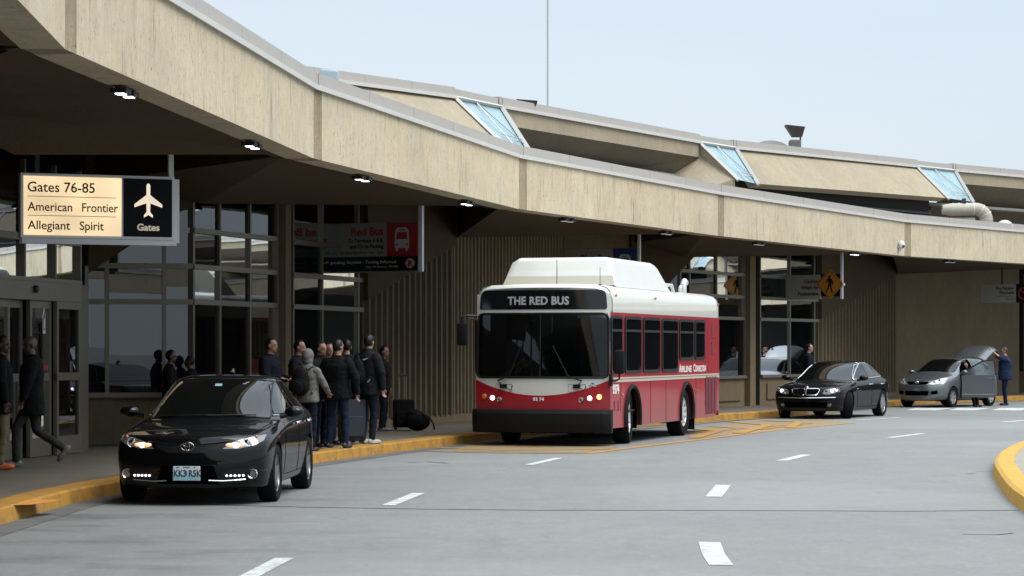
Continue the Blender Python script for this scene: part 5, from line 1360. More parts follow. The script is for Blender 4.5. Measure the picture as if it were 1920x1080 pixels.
    for k in range(4):
        for yy in (-.85, .85): m = MB(); m.box((-3.2 - k * 1.1, yy, 1.05), (.5, .8, .14)); m.box((-3.45 - k * 1.1, yy, 1.4), (.12, .8, .75)); m.build('passenger_seat', SEATC, rt, bevel=.04)
    liner(rt, ax, .62, .72, 1.23, .50)
    WR = mat('white_rim', (.55, .56, .57), .35, .2)
    for x, st in ((ax[0], R(9)), (ax[1], 0)):
        for y in (1.10, -1.10): wheel(rt, x, y, .49, .30, WR, steer=st, spokes=10, rr=.62, style='x')
    m = MB()
    for y in (1.05, -1.05): m.box((-7.12, y, .36), (.02, .5, .5)); 
    m.build_each('mud_flap', RUBBER, rt)
    return rt
bus = make_bus()
bh = Vector((-.289, -.957)).normalized(); bl = Vector((-bh.y, bh.x))
bo = Vector((1.73, 46.6)) - bl * 1.28
bus.location = (bo.x, bo.y, 0); bus.rotation_euler = (0, 0, math.atan2(bh.y, bh.x))
# ------------------------------------------------------------------ canopy lights, signs, things on the roof
LAMPW = mat('lit_canopy_lamp', (1, 1, 1), .4, emit=(.93, .95, 1), es=1.5)
LAMPD = mat('dim_canopy_lamp', (.6, .6, .6), .4, emit=(.93, .95, 1), es=.12)
HOUS = mat('lamp_housing', (.012, .012, .014), .5)
def on_fascia(px, inset):
    best = None
    for i in range(0, 9):
        a, b = K[i], K[i + 1]; t = (b - a).normalized(); n = Vector((-t.y, t.x))
        for j in range(200):
            p = a.lerp(b, j / 200) + n * inset
            if p.y < 5: continue
            e = abs(960 + FPX * p.x / p.y - px)
            if best is None or e < best[0]: best = (e, p, t, n)
    return best[1:]
for px, lit, lab in ((235, 1, 'lit twin canopy lamp nearest the camera, above the gates sign'), (474, 1, 'lit twin canopy lamp just before the first fascia joint'),
                (680, 1, 'lit twin canopy lamp above the red bus sign'), (876, 1, 'lit twin canopy lamp above the wheeled bus roof, before the second fascia joint'),
                (1064, 0, 'dim twin canopy lamp above the roof fairing of the bus'), (1250, 0, 'dim twin canopy lamp above the rear of the bus'),
                (1424, 0, 'dim twin canopy lamp right of the third fascia joint'), (1603, 1, 'small lit twin canopy lamp above the pedestrian sign'),
                (1782, 0, 'dim twin canopy lamp above the grey hatchback')):
    p, t, n = on_fascia(px, .30)
    r_ = thing('canopy_light', lab, 'lamp', (p.x, p.y, 4.60), math.atan2(t.y, t.x), 'twin lamps under the canopy edge')
    m = MB(); m.box((0, 0, .035), (.62, .08, .03)); m.build('mounting_rail', HOUS, r_)
    for xx in (-.20, .17):
        m = MB(); m.prism([(xx - .12, -.09), (xx + .12, -.09), (xx + .10, .10), (xx - .10, .10)], -.035, .02); h = m.build('lamp_head', HOUS, r_, bevel=.008)
        m = MB(); m.prism([(xx - .075, -.05), (xx + .075, -.05), (xx + .065, .05), (xx - .065, .05)], -.046, -.036)
        m.build('lamp_lens', LAMPW if lit else LAMPD, h)

TS = lambda x, y, z: Matrix.Translation((x, y, z)) @ Matrix(((1, 0, 0, 0), (0, 0, -1, 0), (0, 1, 0, 0), (0, 0, 0, 1)))    # reads from -y
INKB = mat('sign_black', (.004, .004, .005), .5, spec=.12); SIGNW = mat('sign_white', (.42, .42, .40), .5); SIGNG = mat('sign_grey_face', (.21, .21, .20), .55)
SIGNR = mat('sign_red_face', (.24, .006, .013), .45); SIGNB = mat('sign_blue_face', (.014, .03, .14), .45)
SIGNO = mat('sign_orange', (.42, .16, .012), .5); DIMTX = mat('sign_dim_white', (.38, .38, .36), .5)
def lit_face(name, col, es):
    m = bpy.data.materials.new(name); m.use_nodes = True; n = m.node_tree; b = n.nodes['Principled BSDF']
    b.inputs['Base Color'].default_value = (.6, .55, .45, 1); b.inputs['Roughness'].default_value = .4
    # tubes behind the panel light it unevenly
    t = n.nodes.new("ShaderNodeTexCoord"); ns = n.nodes.new("ShaderNodeTexNoise"); ns.inputs['Scale'].default_value = 1.3; ns.inputs['Detail'].default_value = 1
    g = n.nodes.new("ShaderNodeMapRange"); g.inputs['From Min'].default_value = .3; g.inputs['From Max'].default_value = .75; g.inputs['To Min'].default_value = es * .62; g.inputs['To Max'].default_value = es * 1.1
    n.links.new(t.outputs['Object'], ns.inputs['Vector']); n.links.new(ns.outputs['Fac'], g.inputs['Value']); n.links.new(g.outputs[0], b.inputs['Emission Strength'])
    b.inputs['Emission Color'].default_value = (*col, 1); return m
LITF = lit_face('lit_sign_face', (1, .74, .42), .42); LITW = lit_face('lit_sign_symbol', (1, .84, .62), .36)
def sign_at(name, label, pl, pr, dl, dr, cat='sign'):
    """a hanging sign whose lower left and right corners are at two photo points; returns the root, its width and s"""
    a, b = P(*pl, dl), P(*pr, dr); c = (a + b) / 2; d = b - a
    return thing(name, label, cat, (c.x, c.y, a.z * .5 + b.z * .5), math.atan2(d.y, d.x)), math.hypot(d.x, d.y)
def board(m, x0, x1, z0, z1, y0, y1): m.box(((x0 + x1) / 2, (y0 + y1) / 2, (z0 + z1) / 2), (x1 - x0, abs(y1 - y0), z1 - z0))
def polyface(m, pts, y): m.add([(x, y, z) for x, z in pts], [tuple(range(len(pts)))])
def extr(m, pts, y0, y1):
    k = len(pts); m.add([(x, y0, z) for x, z in pts] + [(x, y1, z) for x, z in pts], [tuple(range(k)), tuple(range(2 * k - 1, k - 1, -1))] + [(i, (i + 1) % k, k + (i + 1) % k, k + i) for i in range(k)])
# gates sign
g, Wd = sign_at('gates_sign', 'lit cream and black gates sign with an aeroplane symbol, hanging at the left', (40, 446), (326, 448), 36.0, 36.9)
Hh = .875; L, Rr = -Wd / 2, Wd / 2; xm = L + Wd * .655
m = MB(); board(m, L - .01, Rr + .01, -.005, Hh + .03, .0, .16); board(m, Rr + .012, Rr + .10, -.04, Hh + .0, .06, .22); board(m, L + .02, Rr + .05, -.085, -.007, .03, .20); m.build('sign_casing', LIGHTGREY, g)
m = MB(); board(m, L + .03, xm - .012, .035, Hh - .01, -.012, -.002); lf = m.build('lit_panel', LITF, g)
m = MB(); board(m, xm + .012, Rr - .03, .035, Hh - .01, -.012, -.002); bp_ = m.build('black_panel', INKB, g)
m = MB(); board(m, xm - .011, xm + .011, .02, Hh, -.02, -.002); m.build('sign_divider', LIGHTGREY, g)
m = MB(); w0 = xm - L
fit_text(m, 'Gates 76-85', .20, TS(L + .085, -.014, .645), w0 * .665, bold=.002); fit_text(m, 'American', .175, TS(L + .085, -.014, .375), w0 * .44, bold=.0015); fit_text(m, 'Frontier', .175, TS(L + .09 + w0 * .535, -.014, .375), w0 * .36, bold=.0015)
fit_text(m, 'Allegiant', .175, TS(L + .085, -.014, .115), w0 * .42, bold=.0015); fit_text(m, 'Spirit', .175, TS(L + .085 + w0 * .515, -.014, .115), w0 * .24, bold=.0015); m.build_lines('sign_lettering', INKB, lf)
m = MB(); board(m, L + .085, xm - .09, .575, .583, -.0145, -.0125); board(m, L + .085, xm - .09, .305, .313, -.0145, -.0125); m.build('sign_rule', mat('rule_brown', (.12, .09, .06), .5), lf)
cx = (xm + Rr) / 2; q = .9
half = [(0, .80), (.02, .79), (.028, .76), (.028, .635), (.205, .50), (.205, .455), (.03, .515), (.026, .39), (.065, .345), (.065, .31), (.022, .335), (0, .35)]
pl = [(cx + x, z) for x, z in half] + [(cx - x, z) for x, z in half[-2:0:-1]]
m = MB(); extr(m, pl, -.018, -.0125); m.build('aeroplane_symbol', LITW, bp_)
m = MB(); fit_text(m, 'Gates', .135, TS(cx - .165, -.014, .125), .33, bold=.004); m.build_lines('sign_lettering', mat('sign_soft_white', (.4, .37, .33), .5, emit=(1, .85, .65), es=.12), bp_)
m = MB(); m.box((Rr - .02, .10, Hh + .03 + .22), (.075, .075, .44)); m.build('hanger_post', LIGHTGREY, g)
m = MB(); m.box((L + .25, .12, Hh + .03 + .2), (.06, .06, .42)); m.build('hanger_post', DARKFR, g)
# red bus sign
def bus_symbol(m, cx, z0, h, y, col=0):
    w_ = h * .70
    body = round_poly([(cx - w_ / 2, z0 + h * .12), (cx + w_ / 2, z0 + h * .12), (cx + w_ * .47, z0 + h * .86), (cx + w_ * .30, z0 + h), (cx - w_ * .30, z0 + h), (cx - w_ * .47, z0 + h * .86)], h * .06)
    extr(m, [tuple(p) for p in body], y, y + .004)
    for k in (-1, 1): extr(m, [(cx + k * w_ * .34 - w_ * .07, z0), (cx + k * w_ * .34 + w_ * .07, z0), (cx + k * w_ * .34 + w_ * .07, z0 + h * .13), (cx + k * w_ * .34 - w_ * .07, z0 + h * .13)], y, y + .004)
    return w_
def bus_cut(m, cx, z0, h, w_, y):
    polyface(m, [(cx - w_ * .38, z0 + h * .50), (cx + w_ * .38, z0 + h * .50), (cx + w_ * .33, z0 + h * .80), (cx - w_ * .33, z0 + h * .80)], y)
    polyface(m, [(cx - w_ * .22, z0 + h * .865), (cx + w_ * .22, z0 + h * .865), (cx + w_ * .22, z0 + h * .91), (cx - w_ * .22, z0 + h * .91)], y)
    for k in (-1, 1): polyface(m, [(cx + k * w_ * .36 + h * .05 * math.cos(a), z0 + h * .28 + h * .05 * math.sin(a)) for a in [2 * math.pi * j / 10 for j in range(10)]], y)
g, Wd = sign_at('red_bus_sign', 'dark hanging sign with a white bus on red, lettered Red Bus, above the waiting group', (605, 512), (783, 505), 51.8, 50.8)
L, Rr, Hh = -Wd / 2, Wd / 2, .96; xm = L + Wd * .68; zb = Hh * .305
m = MB(); board(m, L - .015, Rr + .015, -.03, Hh + .01, 0, .10); m.build('sign_casing', mat('sign_dark_casing', (.16, .16, .16), .5), g)
m = MB(); board(m, Rr + .02, Rr + .10, -.02, 1.4, .0, .08); m.build('hanger_post', LIGHTGREY, g)
m = MB(); board(m, L, xm, zb, Hh, -.01, -.002); f1 = m.build('grey_panel', SIGNG, g)
m = MB(); board(m, xm + .003, Rr, zb, Hh, -.01, -.002); f2 = m.build('red_panel', SIGNR, g)
m = MB(); board(m, L, Rr, 0, zb - .003, -.01, -.002); f3 = m.build('black_panel', INKB, g)
m = MB(); fit_text(m, 'Red Bus', .22, TS(xm - .07 - .75, -.012, zb + .43), .75, bold=.008); m.build('red_lettering', SIGNR, f1)
m = MB(); fit_text(m, 'To Terminals A & B,', .105, TS(xm - .07 - .82, -.012, zb + .285), .82, bold=.003); fit_text(m, 'and Circle Parking', .105, TS(xm - .07 - .78, -.012, zb + .17), .78, bold=.003); fit_text(m, 'Use Blue Bus From 1am - 5am', .075, TS(xm - .07 - 1.02, -.012, zb + .055), 1.02); m.build_lines('small_lettering', INKB, f1)
m = MB(); cx = (xm + Rr) / 2; w_ = bus_symbol(m, cx, zb + .10, .47, -.014); bs = m.build('bus_symbol', DIMTX, f2)
m = MB(); bus_cut(m, cx, zb + .10, .47, w_, -.0165); m.build('bus_symbol_windows', SIGNR, f2)
m = MB(); fit_text(m, 'No Parking Anytime - Towing Enforced', .085, TS(L + .07, -.012, .155), Wd * .745, bold=.001); fit_text(m, 'City Ordinance 70-568', .065, TS(L + Wd * .46, -.012, .065), Wd * .34); m.build_lines('small_lettering', DIMTX, f3)
def no_park(f, cx, cz, r_, letter='P'):
    m = MB(); m.tube([(cx + r_ * math.cos(a), -.014, cz + r_ * math.sin(a)) for a in [2 * math.pi * j / 28 for j in range(28)]], r_ * .10, 6, closed=True); m.tube([(cx - r_ * .68, -.019, cz + r_ * .68), (cx + r_ * .68, -.019, cz - r_ * .68)], r_ * .09, 6)
    m.build('prohibition_ring', SIGNR, f)
    m = MB(); polyface(m, [(cx + r_ * .9 * math.cos(a), cz + r_ * .9 * math.sin(a)) for a in [2 * math.pi * j / 28 for j in range(28)]], -.012); m.build('ring_face', DIMTX, f)
    m = MB(); fit_text(m, letter, r_ * 1.5, TS(cx - r_ * .42, -.014, cz - r_ * .55), r_ * .8, bold=.006); m.build('ring_letter', INKB, f)
no_park(f3, Rr - .165, zb / 2, .105)
# blue bus sign
g, Wd = sign_at('blue_bus_sign', 'grey and blue hanging sign lettered Blue Bus, behind the bus roof fairing', (1056, 541), (1194, 538), 64.6, 63.8)
L, Rr, Hh = -Wd / 2, Wd / 2, .98; xm = L + Wd * .68
m = MB(); board(m, L - .015, Rr + .015, -.03, Hh + .01, 0, .10); m.build('sign_casing', MATS['sign_dark_casing'], g)
m = MB(); board(m, Rr + .02, Rr + .08, -.02, 1.4, .0, .08); m.build('hanger_post', LIGHTGREY, g)
m = MB(); board(m, L, xm, 0, Hh, -.01, -.002); f1 = m.build('grey_panel', mat('sign_beige_face', (.26, .235, .18), .55), g)
m = MB(); board(m, xm + .003, Rr, 0, Hh, -.01, -.002); f2 = m.build('blue_panel', SIGNB, g)
m = MB(); fit_text(m, 'Blue Bus', .22, TS(xm - .07 - .80, -.012, .68), .80, bold=.008); m.build('blue_lettering', SIGNB, f1)
m = MB(); cx = (xm + Rr) / 2; w_ = bus_symbol(m, cx, .36, .47, -.014); m.build('bus_symbol', DIMTX, f2)
m = MB(); bus_cut(m, cx, .36, .47, w_, -.0165); m.build('bus_symbol_windows', SIGNB, f2)
# pedestrian sign
g, Wd = sign_at('pedestrian_sign', 'orange diamond walking figure sign with a grey caution panel, hanging above the black saloon', (1465, 563), (1578, 559), 76.6, 75.6)
L, Rr = -Wd / 2, Wd / 2
m = MB(); board(m, L, L + Wd * .66, 0, .72, -.02, .04); f1 = m.build('grey_panel', mat('caution_grey', (.28, .27, .25), .55), g)
m = MB(); board(m, L + Wd * .66, Rr - .02, .08, .74, .005, .05); m.build('black_panel', INKB, g)
m = MB(); board(m, Rr - .04, Rr + .03, .0, 1.45, .0, .06); m.build('hanger_post', LIGHTGREY, g)
m = MB()
for s_, z_, w_ in (('Caution:', .48, .46), ('Watch for', .295, .55), ('Pedestrians', .11, .66)): fit_text(m, s_, .155, TS(L + Wd * .66 - .07 - w_, -.023, z_), w_, bold=.003)
m.build_lines('sign_lettering', INKB, f1)
cx, cz, r_ = L + Wd * .815, .44, .45
m = MB(); extr(m, [tuple(p) for p in round_poly([(cx - r_, cz), (cx, cz - r_), (cx + r_, cz), (cx, cz + r_)], .06)], -.045, -.025); dm = m.build('diamond_plate', SIGNO, g)
m = MB(); m.tube([(p.x, -.047, p.y) for p in round_poly([(cx - r_ + .045, cz), (cx, cz - r_ + .045), (cx + r_ - .045, cz), (cx, cz + r_ - .045)], .05)], .007, 4, closed=True); m.build('diamond_border', INKB, dm)
m = MB(); y = -.049
polyface(m, [(cx - .01 + .038 * math.cos(a), cz + .225 + .042 * math.sin(a)) for a in [2 * math.pi * j / 14 for j in range(14)]], y)
polyface(m, [(cx - .06, cz + .17), (cx + .035, cz + .175), (cx + .065, cz + .06), (cx + .045, cz - .02), (cx - .045, cz - .02), (cx - .04, cz + .08)], y - .001)
polyface(m, [(cx - .045, cz - .02), (cx + .01, cz - .02), (cx - .03, cz - .13), (cx - .09, cz - .25), (cx - .125, cz - .24), (cx - .075, cz - .12)], y - .002)
polyface(m, [(cx - .005, cz - .02), (cx + .045, cz - .02), (cx + .075, cz - .12), (cx + .105, cz - .255), (cx + .065, cz - .26), (cx + .03, cz - .13)], y - .003)
polyface(m, [(cx - .06, cz + .165), (cx - .035, cz + .12), (cx - .09, cz + .06), (cx - .135, cz + .055), (cx - .135, cz + .085), (cx - .105, cz + .09)], y - .004)
polyface(m, [(cx + .03, cz + .165), (cx + .055, cz + .12), (cx + .085, cz + .03), (cx + .07, cz - .03), (cx + .105, cz - .03), (cx + .12, cz + .04), (cx + .08, cz + .15)], y - .005)
m.build('walking_figure', INKB, dm)
m = MB(); m.ell((Rr + .06, -.0, .42), (.05, .05, .05), 10); m.build('post_bracket', LIGHTGREY, g, smooth=True)
# no parking sign
g, Wd = sign_at('no_parking_sign', 'grey no parking sign with a red ring, hanging above the man at the tailgate', (1840, 568), (1936, 567), 88.6, 87.8)
L, Rr, Hh = -Wd / 2, Wd / 2, .63
m = MB(); board(m, L, L + Wd * .68, 0, Hh, -.02, .05); f1 = m.build('grey_panel', mat('nopark_grey', (.24, .23, .21), .55), g)
m = MB(); board(m, L + Wd * .685, Rr, 0, Hh, -.02, .05); f2 = m.build('black_panel', INKB, g)
m = MB(); board(m, L + .7, L + .76, Hh, 1.3, 0, .05); m.build('hanger_post', DARKFR, g)
m = MB(); xe = L + Wd * .68 - .07; fit_text(m, 'No Parking', .14, TS(xe - .62, -.022, .45), .62, bold=.003); fit_text(m, 'Fire Lane', .14, TS(xe - .50, -.022, .30), .50, bold=.003); board(m, xe - .62, xe, .215, .225, -.022, -.0205); fit_text(m, 'City Ord.', .07, TS(xe - .30, -.022, .10), .30); m.build_lines('sign_lettering', INKB, f1)
q_ = bpy.data.objects.new('ring_holder', None)
bpy.data.objects.remove(q_)
cx = (L + Wd * .685 + Rr) / 2; m = MB(); m.tube([(cx + .2 * math.cos(a), -.026, Hh / 2 + .2 * math.sin(a)) for a in [2 * math.pi * j / 28 for j in range(28)]], .022, 6, closed=True); m.tube([(cx - .14, -.027, Hh / 2 + .14), (cx + .14, -.027, Hh / 2 - .14)], .02, 6); m.build('prohibition_ring', mat('ring_red', (.25, .008, .012), .5), f2)
# security camera on the fascia
p, t, n = on_fascia(1690, -.10)
g = thing('security_camera', 'white dome security camera on the fascia at the fourth joint', 'camera', (p.x, p.y, 4.92))
m = MB(); m.ell((0, 0, .05), (.10, .10, .13), 16); m.tube([(0, 0, .0), (-n.x * -.12, -n.y * -.12, .0)], .05, 8); m.build('camera_dome', mat('camera_white', (.72, .72, .72), .3), g, smooth=True)
m = MB(); m.ell((.045, -.075, .0), (.045, .045, .05), 10); m.build('camera_eye', DARKFR, g, smooth=True)
m = MB(); m.tube([(-.04, 0, -.05), (-.05, .02, -.14)], .035, 8); m.build('camera_bracket', LIGHTGREY, g)
# roof furniture
FLB = mat('floodlight_brown', (.05, .036, .03), .55)
def floodlight(label, px, py, d, w_, h, raised):
    q = P(px, py, d); g = thing('roof_floodlight', label, 'floodlight', q, 0, 'floodlights along the upper roof edge')
    m = MB(); a = w_ / 2
    top = [(-a, -.1, h), (a, -.1, h * .82), (a, .5, h * .82), (-a, .5, h)]; bot = [(-a * .25, .05, 0), (a * .75, .05, 0), (a * .75, .4, 0), (-a * .25, .4, 0)]
    m.add(top + bot, [(0, 1, 2, 3), (7, 6, 5, 4), (0, 4, 5, 1), (1, 5, 6, 2), (2, 6, 7, 3), (3, 7, 4, 0)]); m.build('floodlight_hood', FLB, g, bevel=.01)
    m = MB(); m.tube([(a * .6, .2, .05), (a * .6, .2, -raised)], .03, 6); m.build('floodlight_stem', FLB, g)
    if raised > .25:
        m = MB(); m.prism([(-a * .55, 0), (a * .62, 0), (a * .62, .5), (-a * .55, .5)], -raised, -.1); m.build('floodlight_box', mat('floodlight_grey', (.12, .11, .10), .5), g, bevel=.06)
floodlight('brown roof floodlight beside the flagpole', 988, 204, 69.5, .58, .26, .2)
floodlight('brown roof floodlight tilted up on a grey box', 1491, 256, 86.5, .66, .40, .55)
q = P(1445, 266, 87.5); g = thing('roof_vent_cover', 'low pale curved vent cover on the upper roof beside the tilted floodlight', 'vent', q)
m = MB(); k = 10; vs = []
for j in range(k + 1):
    a = math.pi * j / k
    vs += [(-.62 * math.cos(a), 0, .30 * math.sin(a) - .25 + .0), (-.62 * math.cos(a), .9, .30 * math.sin(a) - .25)]
m.add(vs, [(2 * j, 2 * j + 1, 2 * j + 3, 2 * j + 2) for j in range(k)]); m.poly([vs[2 * j] for j in range(k + 1)]); m.build('vent_hood', mat('vent_pale', (.45, .46, .44), .4, .3), g)
m = MB(); m.box((0, .45, -.35), (1.3, .9, .3)); m.build('vent_curb', COPING, g)
q = P(617, 137, 55); g = thing('roof_vent_cover', 'small pale blue vent box on the canopy roof above the first fascia joint', 'vent', q)
m = MB(); m.prism([(-.20, 0), (.20, 0), (.20, .4), (-.20, .4)], -.9, [.10, .06, .06, .10]); m.build('vent_hood', mat('vent_blue', (.36, .43, .48), .4), g, bevel=.04)
q0 = P(1027, 300, 92); g = thing('flagpole', 'thin pale flagpole rising into the sky behind the terminal roof', 'pole', (q0.x, q0.y, 0))
m = MB(); m.tube([(0, 0, 0), (0, 0, 8), (0, 0, 22)], [.055, .045, .03], 10); m.build('pole_shaft', mat('pole_pale', (.42, .50, .47), .4), g, smooth=True)
m = MB(); m.ell((0, 0, 22.05), (.08, .08, .08), 10); m.build('finial', ALU, g, smooth=True)
# big duct on the canopy roof
a, b = P(1768, 393, 86.0), P(1830, 392, 86.3); g = thing('roof_duct', 'fat beige insulated duct with an elbow on the canopy roof', 'duct', a)
DUCT = mat('duct_beige', (.36, .33, .27), .6, var=.1, vscale=4); b = b - a
m = MB(); pts = [Vector((-.02, 0, 0)), Vector((.3, 0, .0)), b * .8, b] + [b + Vector((.36 * math.sin(t_), .05, -.36 + .36 * math.cos(t_))) for t_ in [R(x) for x in (20, 40, 60, 80, 90)]] + [b + Vector((.36, .05, -1.0))]
m.tube(pts, [.16] + [.215] * (len(pts) - 1), 14); m.build('duct_pipe', DUCT, g, smooth=True)
m = MB()
for f in (.3, .48, .72, .92): c = b * f; m.tube([c + Vector((-.012, 0, 0)), c + Vector((.012, 0, 0))], .222, 14)
for t_ in (R(30), R(62), R(88)): c = b + Vector((.36 * math.sin(t_), .05, -.36 + .36 * math.cos(t_))); dd = Vector((math.cos(t_), 0, -math.sin(t_))); m.tube([c - dd * .012, c + dd * .012], .222, 14)
m.build_each('duct_band', mat('duct_band', (.62, .61, .56), .5), g)
m = MB(); m.tube([b * .25 + Vector((0, .05, -.36)), b * .95 + Vector((0, .05, -.36))], .10, 10); m.tube([b * .2 + Vector((0, .05, -.36)), b * .2 + Vector((0, .05, -.85))], .10, 10); m.build_each('duct_return', DUCT, g, smooth=True)
m = MB(); m.box((b.x * .62, .1, .30), (.12, .12, .16)); m.build('duct_sensor', DARKFR, g)
for px, py, lab in ((1700 - 20, 405, 'low pale roof cowl left of the duct'), (1772 + 10, 414, 'low pale roof cowl under the duct'), (1884, 418, 'low pale roof cowl right of the duct elbow')):
    q = P(px, py, 85); g = thing('roof_cowl', lab, 'vent', q, 0, 'small cowls on the canopy roof')
    m = MB(); m.ell((0, 0, -.12), (.28, .2, .22), 14); m.build('cowl', mat('cowl_pale', (.5, .49, .45), .5), g, smooth=True)
# seats inside the hall
SEATB = mat('hall_seat_blue', (.10, .15, .18), .6); SEATF = mat('hall_seat_frame', (.3, .3, .3), .4, .5)
def hall_seat(x, y, rz, label):
    g = thing('lounge_seat', label, 'seat', (x, y, .156), rz, 'seats inside the hall')
    m = MB(); m.box((0, 0, .42), (.56, .52, .10)); m.build('seat', SEATB, g, bevel=.03)
    m = MB(); m.box((0, .27, .72), (.56, .09, .52), M=Matrix.Rotation(R(-10), 4, 'X')); m.build('backrest', SEATB, g, bevel=.04)
    for k in (-1, 1):
        m = MB(); m.tube([(k * .30, .24, .66), (k * .30, -.22, .64), (k * .30, -.22, .02)], .02, 6); m.build('arm_frame', SEATF, g)
o_ = outward(W['a0'], W['a1']); t_ = (W['a1'] - W['a0']).normalized()
for j, lab in enumerate(('blue hall seat at the left end behind the near window', 'blue hall seat second from the left behind the near window', 'blue hall seat right of centre behind the near window')):
    c = W['a0'] + t_ * (.35 + .62 * j) + o_ * .75; hall_seat(c.x, c.y, math.atan2(t_.y, t_.x) + math.pi, lab)
o_ = outward(W['c3'], W['c4']); t_ = (W['c4'] - W['c3']).normalized()
for j, lab in enumerate(('blue hall seat behind the far window, next to the column', 'blue hall seat in the middle of the far window', 'blue hall seat behind the far window, next to the ribbed wall')):
    c = W['c3'] + t_ * (.6 + 1.2 * j) + o_ * .8; hall_seat(c.x, c.y, math.atan2(t_.y, t_.x) + math.pi, lab)
# ------------------------------------------------------------------ people and luggage
from mathutils import noise
SKINS = {'light': mat('skin_light', (.34, .19, .13), .5), 'tan': mat('skin_tan', (.24, .125, .08), .5), 'dark': mat('skin_dark', (.075, .036, .024), .45)}
CL = {k: mat('cloth_' + k, c, .85, spec=.15, var=.18, vscale=14, bump=.25, bscale=60) for k, c in {
    'black': (.004, .004, .0045), 'navy': (.003, .004, .009), 'charcoal': (.009, .0095, .011), 'jeans': (.010, .016, .036), 'dark_jeans': (.005, .008, .018),
    'khaki': (.13, .105, .06), 'slate': (.028, .028, .026), 'heather': (.135, .13, .125), 'tee_navy': (.013, .022, .055), 'trouser_navy': (.008, .013, .04), 'white': (.4, .4, .39)}.items()}
HAIRM = {'black': mat('hair_black', (.006, .005, .005), .5, spec=.3), 'brown': mat('hair_brown', (.05, .025, .014), .5, spec=.3)}
SHOE = {'black': mat('shoe_black', (.008, .008, .008), .5), 'white': mat('shoe_white', (.35, .35, .34), .6), 'orange': mat('shoe_orange', (.45, .10, .03), .6), 'grey': mat('shoe_grey', (.12, .12, .12), .6)}
EYE = mat('eye_dark', (.01, .008, .006), .2); LIP = mat('lips', (.17, .07, .055), .5)

def capsule(mb, a, b, ra, rb, mi, n=12):
    a, b = Vector(a), Vector(b); d = (b - a); L = d.length
    prof = []
    for j in range(5): t = math.pi / 2 * (1 - j / 4); prof.append((max(1e-4, ra * math.cos(t)), -ra * math.sin(t)))
    for j in range(5): t = math.pi / 2 * (j / 4); prof.append((max(1e-4, rb * math.cos(t)), L + rb * math.sin(t)))
    mb.lathe(prof, a, d, n, mi)
def ringloft(mb, rings, mi, n=18):
    """rings: (centre, half depth, half width, forward dir, side dir)"""
    vs = []
    for c, rx, ry, f, s in rings:
        for j in range(n):
            t = 2 * math.pi * j / n; ct, st = math.cos(t), math.sin(t)
            q = .82; vs.append(Vector(c) + f * rx * math.copysign(abs(ct) ** q, ct) + s * ry * math.copysign(abs(st) ** q, st))
    k = len(rings)
    mb.add(vs, [(i * n + j, i * n + (j + 1) % n, (i + 1) * n + (j + 1) % n, (i + 1) * n + j) for i in range(k - 1) for j in range(n)] + [tuple(range(n - 1, -1, -1)), tuple((k - 1) * n + j for j in range(n))], mi)

